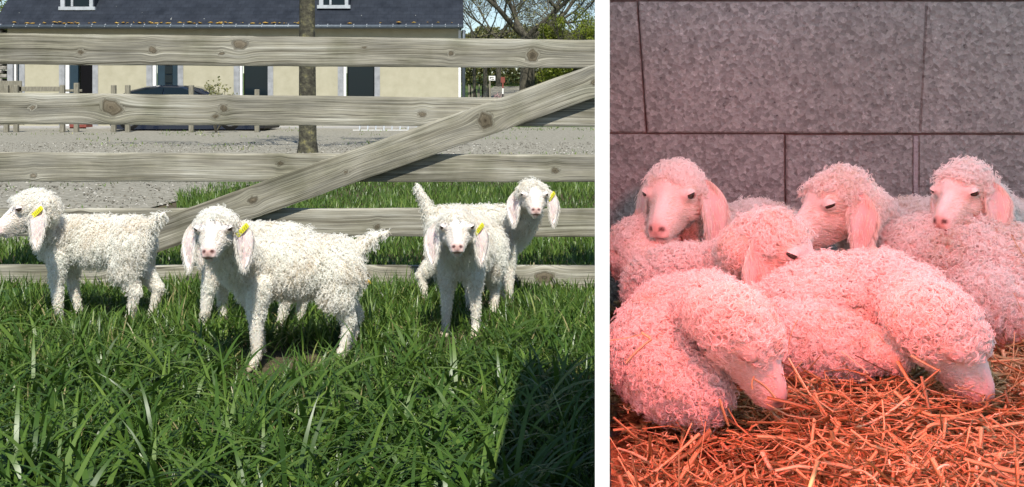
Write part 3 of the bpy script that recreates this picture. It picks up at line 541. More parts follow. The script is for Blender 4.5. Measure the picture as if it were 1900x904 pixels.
def bare_tree(px, Y, trunk_h, r, L, lev, label, leafn=0, leafsz=.05, lm_='bud', lean=(0, 0), spread=.55, tm='twig'):
    base = np.array((X(px, Y), Y, float(rise(Y))-.05)); o = empty('bare_tree', base); tag(o, label, 'tree')
    top = base+np.array((lean[0], lean[1], trunk_h)); m1 = base*.5+top*.5+rng.normal(0, r*.2, 3)
    V, Q = tube_np([base, base+np.array((0, 0, .25)), m1, top], [r*1.35, r*1.05, r*.95, r*.82], 14, False); a = Acc(); a.add(V, Q); a.build('trunk', M[tm], o, off=base)
    a = Acc(); tips = []
    for i in range(4): branch(a, top-np.array((0, 0, .1)), nrm(np.array((math.cos(i*1.6+.5)*.9, math.sin(i*1.6+.5)*.6, .5+rng.uniform(-.25, .3)))), L, r*.42, lev, tips, spread)
    a.build('crown', M[tm], o, off=base)
    if leafn:
        tp = np.array(tips); pos = tp[rng.integers(0, len(tp), leafn)]+rng.normal(0, .12, (leafn, 3)); leaves(pos, leafsz, 'foliage', M[lm_], o, base)
    return o
bare_tree(571, 15.3, 3.6, .125, 1.3, 4, 'lichen spotted straight tree trunk standing between fence and building', 1500, .03, lean=(-.03, .1), tm='lichen')
bare_tree(977, 44, 3.0, .33, 2.4, 5, 'large bare oak with wide spreading branches beyond the building', 9000, .05, spread=.6)
bare_tree(880, 50, 3.0, .08, 2.2, 4, 'thin bare tree just right of the building corner', 5000, .05)
bare_tree(900, 56, 2.6, .12, 2.4, 4, 'slender twiggy tree behind the low sign', 5000, .05)
bare_tree(1085, 60, 2.4, .16, 2.6, 4, 'distant bare tree at the right edge of the sky', 3000, .05)
bare_tree(925, 62, 3.0, .16, 2.8, 4, 'far bare tree between the sign and the big oak', 5000, .06)
def leafy_tree(px, Y, pyc, rx, rz, nleaf, label, m='spring', sz=.07, tr=.12):
    base = np.array((X(px, Y), Y, float(rise(Y)))); o = empty('leafy_tree', base); tag(o, label, 'tree'); c = P(px, pyc, Y)
    a = Acc(); tips = []; V, Q = tube_np([base, (base+c)/2, c], [tr, tr*.8, tr*.5], 10, False); a.add(V, Q); a.build('trunk', M['twig'], o, off=base)
    a = Acc()
    for i in range(7): branch(a, (base*.6+c*.4), nrm(np.array((rng.normal(0, .6), rng.normal(0, .6), .8))), rz*.8, tr*.45, 3, tips, .5)
    a.build('branches', M['twig'], o, off=base)
    pos = []
    for i in range(70):
        v = rng.normal(0, 1, 3); v = v/np.linalg.norm(v)*rng.random()**.4; cc = c+v*np.array((rx, rx*.8, rz)); q = nleaf//70; rr = rng.uniform(.12, .3)*rx; u = rng.normal(0, 1, (q, 3)); u = u/np.linalg.norm(u, axis=1)[:, None]*rng.random((q, 1))**.35; pos.append(cc+u*rr)
    leaves(np.concatenate(pos), sz, 'crown', M[m], o, base); return o
leafy_tree(1052, 42, 92, 1.6, 1.45, 15000, 'rounded yellow green bushy tree right of the oak', sz=.055)
leafy_tree(1115, 40, 95, 1.1, 1.3, 8000, 'small yellow green bush at the right of the bushy tree', sz=.055)
leafy_tree(-8, 52, 62, 1.4, 2.0, 9000, 'yellow green tree rising behind the left roof end')
# hedgerow beyond the track: leaves and twigs as one mass
n = 42000; hx = rng.uniform(-9, 14, n); hy = rng.uniform(62, 72, n); top = 3.6+1.2*field_noise(hx, hy*0, .5)+.4*field_noise(hx, hy, 1.5); hz_ = rise(hy)+top*rng.random(n)**.75
o = leaves(np.stack([hx, hy, hz_], -1), .13, 'far_hedgerow', M['bud'], None, (0, 0, 0)); tag(o, 'mass of brown green twiggy hedgerow beyond the track', 'hedge', kind='stuff')
a = Acc()
for i in range(110):
    xx = rng.uniform(-9, 14); yy = rng.uniform(66, 71); b0 = np.array((xx, yy, float(rise(yy)))); hh = rng.uniform(2, 4.6); V, Q = tube_np([b0, b0+np.array((rng.normal(0, .2), 0, hh*.5)), b0+np.array((rng.normal(0, .5), 0, hh))], [.03, .02, .01], 3, False); a.add(V, Q)
o = a.build('hedgerow_stems', M['twig']); tag(o, 'thin upright stems standing in the far hedgerow', 'hedge', kind='stuff')
# track, sign, marker and shrub beyond the building
tr_ = []
for Y in np.linspace(34, 62, 20):
    c = np.interp(Y, [34, 45, 62], [918, 930, 944]); wd = np.interp(Y, [34, 62], [1.5, .9]); tr_.append([(X(c, Y)-wd, Y, rise(Y)+.012), (X(c, Y)+wd, Y, rise(Y)+.012)])
V = np.array(tr_).reshape(-1, 3); i = np.arange(19)*2; tag(mesh_np('track', V, np.stack([i, i+1, i+3, i+2], -1), M['gravel']), kind='structure')
sg_ = empty('small_sign', (0, 0, 0)); tag(sg_, 'small white square sign on a thin post beside the track', 'sign'); yy = 38; b0 = float(rise(yy))
bx('post', (X(909, yy)-.03, yy+.02, b0), (X(909, yy)+.03, yy+.06, Z(141, yy)), M['mwood'], sg_); pn = bx('panel', (X(907, yy), yy, Z(149.5, yy)), (X(919, yy), yy+.018, Z(141, yy)), M['white'], sg_)
for (a_, b_, t_, u_) in ((909.5, 916, 143.2, 144.4), (908.8, 910.2, 143.5, 147.4), (911.5, 917, 146.6, 147.8)): bx('painted_mark', (X(a_, yy), yy-.006, Z(u_, yy)), (X(b_, yy), yy-.001, Z(t_, yy)), M['plastic'], pn)
mk = empty('marker_post', (0, 0, 0)); tag(mk, 'red and white banded marker post beside the pale track', 'post'); yy = 36.5; b0 = float(rise(yy)); zz = np.linspace(b0, Z(143, yy), 8)
for i in range(7): bx('band', (X(933, yy)-.025-(i == 6)*.05, yy, zz[i]), (X(933, yy)+.025+(i == 6)*.05, yy+.08, zz[i+1]), (M['plastic'], M['red'], M['white'], M['plastic'], M['white'], M['red'], M['red'])[i], mk)
ps = np.array((X(924, 37.5), 37.5, float(rise(37.5)))); o = empty('blossom_shrub', ps); tag(o, 'pale pink blossoming shrub left of the marker post', 'shrub'); pos = ps+np.array((0, 0, .38))+rng.normal(0, 1, (1300, 3))*np.array((.10, .1, .15)); leaves(pos, .025, 'blossom', M['pink'], o, ps); V, Q = tube_np([ps, ps+np.array((0, 0, .4))], [.03, .02], 6); a = Acc(); a.add(V, Q); a.build('stem', M['twig'], o, off=ps)
tf = empty('track_fence', (0, 0, 0)); tag(tf, 'line of pale thin stakes with wire along the track', 'fence'); 
for i in range(30):
    px_ = (868+i*3.0) if i < 14 else (978+(i-14)*8); yy = 46; b0 = float(rise(yy))-.05; xx = X(px_, yy)+rng.normal(0, .05); bx('stake', (xx-.03, yy, b0), (xx+.03, yy+.06, b0+rng.uniform(.6, .85)), M['mwood'], tf)
bx('wire', (X(862, 46), 46.02, float(rise(46))+.5), (X(1110, 46), 46.03, float(rise(46))+.515), M['zinc'], tf)
# shrub sprouting between car and house
ps = P(400, 175, 24.6); b0 = np.array((ps[0], ps[1], 0)); o = empty('garden_shrub', b0); tag(o, 'small sparse shrub in front of the parked car bonnet', 'shrub'); a = Acc()
for i in range(16):
    e = b0+np.array((rng.normal(0, .2), rng.normal(0, .15), rng.uniform(.3, 1.2))); V, Q = tube_np([b0, (b0+e)/2+rng.normal(0, .03, 3), e], [.012, .009, .005], 4, False); a.add(V, Q)
    leaves(e+rng.normal(0, .06, (28, 3)), .035, 'leaf_spray', M['bud'], o, b0)
a.build('stems', M['twig'], o, off=b0)

# ---------------------------------------------------------------- the pen: block wall, added white partition and roof, heat lamp, straw
PF = .40; WY = 1.95; PXE = 1.7
wall = empty('block_wall', (0, 0, 0)); tag(wall, 'rough grey concrete block wall behind the kids lying in straw', 'wall')
def block(pts, prot=0.):     # pts: four photo positions clockwise from top left
    bm = bmesh.new(); f = [P(p[0], p[1], WY) for p in pts]; yf = WY-prot; vf = [bm.verts.new((q[0], yf, q[2])) for q in f]; vb = [bm.verts.new((q[0], WY+.15, q[2])) for q in f]
    bm.faces.new(vf); bm.faces.new(vb[::-1])
    for i in range(4): bm.faces.new((vf[i], vb[i], vb[(i+1) % 4], vf[(i+1) % 4]))
    bmesh.ops.recalc_face_normals(bm, faces=bm.faces)
    es = [e for e in bm.edges if all(v in vf for v in e.verts)]; bmesh.ops.bevel(bm, geom=es, offset=.0025, segments=2, affect='EDGES')
    return bm_obj('block', bm, M['block'], wall)
g = .75
def zx(x_, a, b_, y_, ya=0, yb=248): return a+(b_-a)*(y_-ya)/(yb-ya)
j1 = lambda y_: 1183+17*y_/246; j2 = lambda y_: 1719-13*y_/246
block([(1125, 3), (j1(3)-g-1, 3), (j1(246)-g-1, 246), (1125, 246)]); block([(j1(3)+g+1, 3), (j2(3)-g, 3), (j2(246)-g, 247), (j1(246)+g+1, 246)], .002)
block([(j2(3)+g, 3), (2210, 3), (2210, 248), (j2(247)+g, 247)]); block([(2213, 3), (2720, 3), (2720, 248), (2213, 248)])
block([(1125, 249), (1455, 249.5), (1457, 500), (1125, 500)]); block([(1459, 251), (1694, 251), (1694, 500), (1460, 500)], .001); block([(1704, 251), (2210, 251), (2210, 500), (1704, 500)]); block([(2213, 251), (2720, 251), (2720, 500), (2213, 500)])
block([(1125, 503), (1190, 503), (1190, 740), (1125, 740)]); block([(1193, 503), (1720, 503), (1720, 740), (1193, 740)]); block([(1723, 503), (2720, 503), (2720, 740), (1723, 740)])
block([(1125, -62), (1455, -62), (1455, 0), (1125, 0)]); block([(1458, -62), (1990, -62), (1990, 0), (1458, 0)]); block([(1993, -62), (2720, -62), (2720, 0), (1993, 0)])
bx('mortar_bed', (P(1130, 0, WY)[0], WY+.012, 0), (P(2716, 0, WY)[0], WY+.14, P(0, -50, WY)[2]), M['mortar'], wall)
bx('mortar_strip', (P(1695, 0, WY)[0], WY-.0005, P(0, 480, WY)[2]), (P(1703, 0, WY)[0], WY+.02, P(0, 252, WY)[2]), mat('pale_mortar', [(.3, (.26, .255, .26)), (.7, (.36, .35, .355))], 50, 5, .95, .5), wall)
wall.location = (0, 0, 0)
# added partition: thin white sheet for the gap, parts sunlit meadow from lamp-lit pen
def rotbox(name, ya, yb, za, zb, t0, mat_, parent=None, cpx=1117.5):
    k_ = (cpx-CX)/F; d = nrm((k_, 1, 0)); nrm_ = np.array((d[1], -d[0], 0)); bm = bmesh.new(); A = np.array((k_*ya, ya, 0)); Bv = np.array((k_*yb, yb, 0)); vs = []
    for z0, z1 in ((za[0], za[1]), (zb[0], zb[1])):
        for (q, zq) in ((A, z0), (Bv, z1)):
            for sgn in (-1, 1): vs.append(bm.verts.new(tuple(q+nrm_*sgn*t0/2+np.array((0, 0, zq)))))
    for f in ((0, 1, 3, 2), (4, 6, 7, 5), (0, 4, 5, 1), (2, 3, 7, 6), (0, 2, 6, 4), (1, 5, 7, 3)): bm.faces.new([vs[i] for i in f])
    bmesh.ops.recalc_face_normals(bm, faces=bm.faces); return bm_obj(name, bm, mat_, parent)
RZ0, RZ1 = .985, 1.062
part_ = rotbox('added_partition', .44, WY-.004, (0, 0), (RZ0-.01, RZ1-.012), .44*27/1900, M['panel']); tag(part_, 'added thin white partition panel between the sunlit meadow and the straw pen', 'partition')
# added roof sheet, unseen: keeps the sun off the pen, passes soft fill light
bm = bmesh.new(); vs = [bm.verts.new(v) for v in ((.035, .455, RZ0), (PXE, .455, RZ0), (PXE, 1.985, RZ1+.002), (.172, 1.985, RZ1+.002))]; bm.faces.new(vs); r = bmesh.ops.extrude_face_region(bm, geom=bm.faces[:]); bmesh.ops.translate(bm, verts=[v for v in r['geom'] if isinstance(v, bmesh.types.BMVert)], vec=(0, 0, .004)); bmesh.ops.recalc_face_normals(bm, faces=bm.faces)
pr = bm_obj('added_pen_roof', bm, M['roofsheet']); tag(pr, 'low pale roof sheet added to keep sun off the straw pen, above the view', 'roof')
for xx in (1.62,):
    tag(bx('corner_post', (xx, .50, 0), (xx+.06, .56, RZ0-.001), M['mwood']), 'wooden corner post under the open side of the pen roof', 'post')
bm = bmesh.new(); vs = [bm.verts.new(v) for v in ((part_x(.5)+.008, .5, 0), (PXE, .5, 0), (PXE, WY-.001, 0), (part_x(WY)+.008, WY-.001, 0))]; bm.faces.new(vs); r = bmesh.ops.extrude_face_region(bm, geom=bm.faces[:]); bmesh.ops.translate(bm, verts=[v for v in r['geom'] if isinstance(v, bmesh.types.BMVert)], vec=(0, 0, PF-.02)); bmesh.ops.recalc_face_normals(bm, faces=bm.faces)
tag(bm_obj('pen_floor', bm, M['mortar']), kind='structure')

# heat lamp above the pen, out of the picture
LP = np.array((.30, .88, .965))
hl = empty('heat_lamp', LP); tag(hl, 'red infrared heat lamp with aluminium shade hanging over the pen', 'lamp')
V, Q = tube_np([(0, 0, .035), (0, 0, .02), (0, 0, 0)], [.012, .045, .075], 20, False); a = Acc(); a.add(V, Q); a.build('lamp_shade', M['alu'], hl)
V, Q = tube_np([(0, 0, .03), (0, 0, .01), (0, 0, -.005), (0, 0, -.012)], [.012, .03, .034, .015], 16); a = Acc(); a.add(V, Q); a.build('bulb', plain('red_bulb', (.6, .02, .01), .1, .5, emit=((1, .08, .04), 8)), hl)
ll = bpy.data.lights.new('heat_lamp_light', 'SPOT'); ll.energy = 22; ll.color = (1, .10, .08); ll.shadow_soft_size = .05; ll.spot_size = R(168); ll.spot_blend = .6
lo = bpy.data.objects.new('heat_lamp_light', ll); C.objects.link(lo); lo.location = LP+np.array((0, 0, -.02)); lo.rotation_euler = Vector((0, -.42, 1)).to_track_quat('Z', 'Y').to_euler()

# straw
def bed(x, y):
    sm = lambda v, a, b_: (lambda t: t*t*(3-2*t))(np.clip((v-a)/(b_-a), 0, 1))
    return PF-.010+.045*sm(x, .24, .36)*sm(y, 1.36, 1.24)+.045*sm(x, .58, .80)*sm(y, 1.05, 1.3)
ux = np.linspace(0, 1, 60); uy = np.linspace(.505, WY-.003, 60); UX, UY = np.meshgrid(ux, uy); BX = part_x(UY)+.010+UX*(PXE-.01-part_x(UY)-.010); ii = np.arange(3600).reshape(60, 60)
tag(mesh_np('straw_base', np.stack([BX, UY, bed(BX, UY)-.006+rng.normal(0, .003, BX.shape)], -1), np.stack([ii[:-1, :-1], ii[:-1, 1:], ii[1:, 1:], ii[1:, :-1]], -1).reshape(-1, 4), mat('matted_straw', [(.35, (.10, .06, .025)), (.5, (.25, .16, .07)), (.65, (.45, .31, .14))], 60, 6, .95, 1, 120, stretch=(1, .4, 1)), smooth=True), 'matted layer under the loose straw bedding', 'straw', kind='stuff')
def straws(name, c, az, el, L, wd, kink, rnd, label):
    n = len(c); d = np.stack([np.cos(az)*np.cos(el), np.sin(az)*np.cos(el), np.sin(el)], -1); sdv = np.cross(d, np.array((0, 0, 1.))); sdv /= np.linalg.norm(sdv, axis=1)[:, None]+1e-9; up = np.cross(sdv, d)
    roll = rng.uniform(-1, 1, n)[:, None]; w1 = sdv*np.cos(roll)+up*np.sin(roll); w2 = np.cross(d, w1); t = np.linspace(-.5, .5, 5)
    mid = c[:, None]+d[:, None]*(t*1.0)[None, :, None]*L[:, None, None]+(up*kink[:, None])[:, None]*(t**2)[None, :, None]*L[:, None, None]+(sdv*rng.normal(0, .25, n)[:, None])[:, None]*(t**2)[None, :, None]*L[:, None, None]
    ww = wd[:, None, None]*.5; V = np.stack([mid-w1[:, None]*ww, mid+w2[:, None]*ww*.28, mid+w1[:, None]*ww, mid-w2[:, None]*ww*.12], 2).reshape(n, -1, 3); q = []
    for i in range(4):
        for j in range(4): q.append((i*4+j, i*4+(j+1) % 4, (i+1)*4+(j+1) % 4, (i+1)*4+j))
    o = mesh_np(name, V, (np.array(q)[None]+np.arange(n)[:, None, None]*20).reshape(-1, 4), M['straw'], smooth=True, attrs={'rnd': np.repeat(rnd, 20)}); return tag(o, label, 'straw', kind='stuff')
n = 16000; y = rng.uniform(.72, 1.93, n); x = rng.uniform(.115, 1.15, n); x = np.maximum(x, part_x(y)+.05)
hh = bed(x, y)+rng.random(n)**1.3*.036-.002+.012*field_noise(x, y, 5)
L_ = rng.gamma(2.2, .022, n)+.02; az_ = rng.uniform(0, 6.28, n); el_ = rng.normal(0, .2, n); lim = (x-part_x(y)-.01)/np.maximum(np.abs(np.cos(az_)), .05)*2; L_ = np.minimum(L_, np.maximum(lim, .02))
straws('straw_bedding', np.stack([x, y, hh], -1), az_, el_, L_, (.0013+.0048*rng.random(n)**2.2), rng.normal(0, .6, n), rng.beta(2, 2, n), 'loose golden straw bedding covering the pen floor')
sp = [((1130, 633), (1190, 622), 1.12), ((1190, 617), (1207, 628), 1.115), ((1207, 628), (1160, 672), 1.1), ((1298, 738), (1302, 790), 1.06), ((1335, 742), (1352, 792), 1.06), ((1397, 698), (1394, 722), 1.06), ((1458, 655), (1475, 592), 1.17), ((1875, 435), (1900, 478), 1.45), ((1882, 545), (1902, 590), 1.35), ((1690, 655), (1640, 600), 1.2), ((1700, 670), (1655, 608), 1.2),
      ((1610, 690), (1560, 650), 1.13), ((1745, 690), (1690, 660), 1.15), ((1640, 596), (1665, 588), 1.22), ((1560, 738), (1530, 690), 1.09), ((1440, 735), (1400, 700), 1.08)]
c_ = np.array([(P(*a, Y)+P(*b_, Y))/2 for a, b_, Y in sp]); dv = np.array([P(*b_, Y)-P(*a, Y) for a, b_, Y in sp]); L_ = np.linalg.norm(dv, axis=1)
straws('loose_straws', c_, np.arctan2(dv[:, 1], dv[:, 0]), np.arcsin(dv[:, 2]/L_), L_, rng.uniform(.003, .0045, len(sp)), rng.normal(0, .25, len(sp)), rng.uniform(.7, 1, len(sp)), 'single pale straws sticking up and lying on the sleeping kids')
n = 2600; y = rng.uniform(.8, 1.9, n); x = np.maximum(rng.uniform(.12, 1.1, n), part_x(y)+.03)
straws('straw_chaff', np.stack([x, y, bed(x, y)+rng.uniform(.02, .045, n)], -1), rng.uniform(0, 6.28, n), rng.normal(0, .4, n), rng.uniform(.006, .022, n), rng.uniform(.0008, .003, n), rng.normal(0, .5, n), rng.beta(2, 1.2, n), 'short pale chaff and broken bits lying on top of the straw')

# ---------------------------------------------------------------- kids (young white curly goats)
def sph_dirs(nu=14, nv=9):
    V = [(0, 0, 1.)]; Q = []
    for j in range(1, nv):
        for i in range(nu): a = 2*math.pi*i/nu; b = math.pi*j/nv; V.append((math.sin(b)*math.cos(a), math.sin(b)*math.sin(a), math.cos(b)))
    V.append((0, 0, -1.)); e = len(V)-1
    for i in range(nu): Q.append((0, 1+i, 1+(i+1) % nu, 1+(i+1) % nu))
    for j in range(nv-2):
        for i in range(nu): a = 1+j*nu+i; b = 1+j*nu+(i+1) % nu; Q.append((a, a+nu, b+nu, b))
    for i in range(nu): Q.append((e, 1+(nv-2)*nu+(i+1) % nu, 1+(nv-2)*nu+i, 1+(nv-2)*nu+i))
    return np.array(V), np.array(Q)
SD, SQ = sph_dirs()
def cap(p0, r0, p1, r1, h): return dict(k='c', p0=np.array(p0, float), p1=np.array(p1, float), r0=r0, r1=r1, h=h)
def ell(c, R3, rad, h): return dict(k='e', c=np.array(c, float), R=R3, rad=np.array(rad, float), h=h)
def prim_mesh(pr, acc):
    if pr['k'] == 'e': acc.add(pr['c']+(SD*pr['rad'])@pr['R'].T, SQ); return
    L = np.linalg.norm(pr['p1']-pr['p0']); n = max(2, int(L/(.22*min(pr['r0'], pr['r1']))+1)); n = min(n, 40)
    for t in np.linspace(0, 1, n): acc.add(pr['p0']*(1-t)+pr['p1']*t+SD*(pr['r0']*(1-t)+pr['r1']*t), SQ)
def prim_dist(pr, X_):
    if pr['k'] == 'e':
        q = (X_-pr['c'])@pr['R']/pr['rad']; return (np.linalg.norm(q, axis=1)-1)*pr['rad'].min()
    d = pr['p1']-pr['p0']; L2 = max(d@d, 1e-9); t = np.clip((X_-pr['p0'])@d/L2, 0, 1); return np.linalg.norm(X_-pr['p0']-t[:, None]*d, axis=1)-(pr['r0']*(1-t)+pr['r1']*t)
I3 = np.eye(3)
def frame(f, up=(0, 0, 1), roll=0):
    f = nrm(f); l = nrm(np.cross(up, f)); u = np.cross(f, l); c, s_ = math.cos(roll), math.sin(roll)
    return np.stack([f, c*l+s_*u, -s_*l+c*u], 1)          # columns: forward, left, up
def head_prims(c, Rm, s):
    g = lambda f, l, u: np.array(c)+Rm@np.array((f, l, u))*s
    r = [ell(g(-.002, 0, .002), Rm, np.array((.052, .043, .044))*s, 'poll'), ell(g(.022, 0, .008), Rm, np.array((.036, .036, .032))*s, 'fore'),
         cap(g(.026, 0, -.010), .0315*s, g(.086, 0, -.0335), .0185*s, 'face'), cap(g(.035, 0, .010), .019*s, g(.088, 0, -.021), .0115*s, 'face'),
         cap(g(.018, 0, -.030), .023*s, g(.078, 0, -.0475), .0125*s, 'face'), ell(g(.095, 0, -.029), Rm, np.array((.0095, .0125, .0095))*s, 'nose')]
    for q in (-1, 1):
        r += [ell(g(.012, q*.022, -.018), Rm, np.array((.03, .018, .024))*s, 'face'), ell(g(.031, q*.031, .010), Rm, np.array((.019, .013, .014))*s, 'eye'),
              ell(g(.088, q*.0085, -.0415), Rm, np.array((.014, .009, .0085))*s, 'nose')]
    r.append(ell(g(.081, 0, -.0535), Rm, np.array((.011, .010, .008))*s, 'nose')); return r
HP = dict(body=(.023, .0030, 2.4, 1.0), leg=(.010, .0024, 1.5, 1.0), shin=(.0055, .0013, .7, 1.0), poll=(.023, .0038, 2.0, 1.1), fore=(.009, .0018, .8, 1.3), tail=(.022, .0026, 1.6, 1.2), neck=(.022, .0032, 2.0, 1.0))
def curls(name, pos, nor, types, mat_, root, parent, s, tight, zdroop, seed, flow=None):
    """curly locks as hair strands; pos/nor world, types indexes into HP"""
    r_ = np.random.default_rng(seed); n = len(pos); K = 15; keys = list(HP); par = np.array([HP[k] for k in keys])[types]
    L = par[:, 0]*s*r_.uniform(.4, 1.35, n)*tight[0]; Rr = par[:, 1]*s*r_.uniform(.7, 1.2, n)*tight[1]; turns = par[:, 2]*r_.uniform(.7, 1.3, n)*tight[2]
    q = pos*26+seed; nz = np.stack([np.sin(q[:, 1]*1.3+1.7*np.sin(q[:, 2])), np.sin(q[:, 2]*1.1+1.9*np.sin(q[:, 0])), np.sin(q[:, 0]*1.2+2.1*np.sin(q[:, 1]))], -1)
    L = L*(1+.22*nz[:, 0]*nz[:, 1]); d0 = nor*.75+nz*.28+r_.normal(0, .22, (n, 3))+np.array((0, 0, -.35*zdroop))+(0 if flow is None else flow); d0 /= np.linalg.norm(d0, axis=1)[:, None]
    g_ = np.array((0, 0, -1.))*zdroop; t = np.linspace(0, 1, K); tz = np.cumsum(np.concatenate([[0], np.diff(t)]))
    d1 = d0*.55+g_*.9+nz*.2; d1 -= nor*np.minimum(0, np.sum(d1*nor, 1))[:, None]*1.05; d1 /= np.linalg.norm(d1, axis=1)[:, None]+1e-9
    path = d0[:, None]*(t-.5*t**2)[None, :, None]+d1[:, None]*(.5*t**2)[None, :, None]; path = path*(L*1.25)[:, None, None]
    e1 = np.cross(d0, r_.normal(0, 1, (n, 3))); e1 /= np.linalg.norm(e1, axis=1)[:, None]; e2 = np.cross(d0, e1); ph = r_.uniform(0, 6.28, n)[:, None]+turns[:, None]*6.283*t[None]*np.where(r_.random(n) < .5, 1, -1)[:, None]
    am = Rr[:, None]*np.minimum(1, t*3.5)[None]; hel = e1[:, None]*(np.cos(ph)*am)[..., None]+e2[:, None]*(np.sin(ph)*am)[..., None]
    base = pos-nor*.0015; A = base[:, None]+path+hel-root; NS = 3; pts = [A]
    for k in range(1, NS):
        off = r_.normal(0, .00085*s, (n, 1, 3)); pts.append(A+off*np.minimum(1, .4+t)[None, :, None]+r_.normal(0, .0011*s, (n, 1, 3))*t[None, :, None])
    Pn = np.concatenate(pts).astype(np.float32); N_ = len(Pn); rad = (.00058*s*tight[3]*(1-.55*t))[None].repeat(N_, 0).astype(np.float32)
    cv = bpy.data.hair_curves.new(name); cv.add_curves([K]*N_); cv.attributes['position'].data.foreach_set('vector', Pn.ravel())
    ra = cv.attributes.get('radius') or cv.attributes.new('radius', 'FLOAT', 'POINT'); ra.data.foreach_set('value', rad.ravel())
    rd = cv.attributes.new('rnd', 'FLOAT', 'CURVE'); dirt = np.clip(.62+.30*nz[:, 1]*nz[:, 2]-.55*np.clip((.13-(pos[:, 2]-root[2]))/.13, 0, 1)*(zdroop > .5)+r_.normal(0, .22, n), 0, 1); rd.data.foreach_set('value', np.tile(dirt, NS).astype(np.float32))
    cv.materials.append(mat_); return link(name, cv, parent)
def short_hair(name, pos, nor, flow, ln, mat_, root, parent, seed, s):
    r_ = np.random.default_rng(seed); n = len(pos); K = 4; t = np.linspace(0, 1, K); d0 = nor*.5+flow+r_.normal(0, .2, (n, 3)); d0 /= np.linalg.norm(d0, axis=1)[:, None]; d1 = nor*.12+flow+r_.normal(0, .2, (n, 3)); d1 /= np.linalg.norm(d1, axis=1)[:, None]
    L = ln*r_.uniform(.7, 1.2, n); A = (pos-nor*.0008)[:, None]+(d0[:, None]*(t-.5*t**2)[None, :, None]+d1[:, None]*(.5*t**2)[None, :, None])*L[:, None, None]*1.3-root; A = A.astype(np.float32)
    cv = bpy.data.hair_curves.new(name); cv.add_curves([K]*n); cv.attributes['position'].data.foreach_set('vector', A.ravel()); rad = (.00050*s*(1-.6*t))[None].repeat(n, 0).astype(np.float32)
    ra = cv.attributes.get('radius') or cv.attributes.new('radius', 'FLOAT', 'POINT'); ra.data.foreach_set('value', rad.ravel()); rd = cv.attributes.new('rnd', 'FLOAT', 'CURVE'); rd.data.foreach_set('value', r_.random(n).astype(np.float32))
    cv.materials.append(mat_); return link(name, cv, parent)
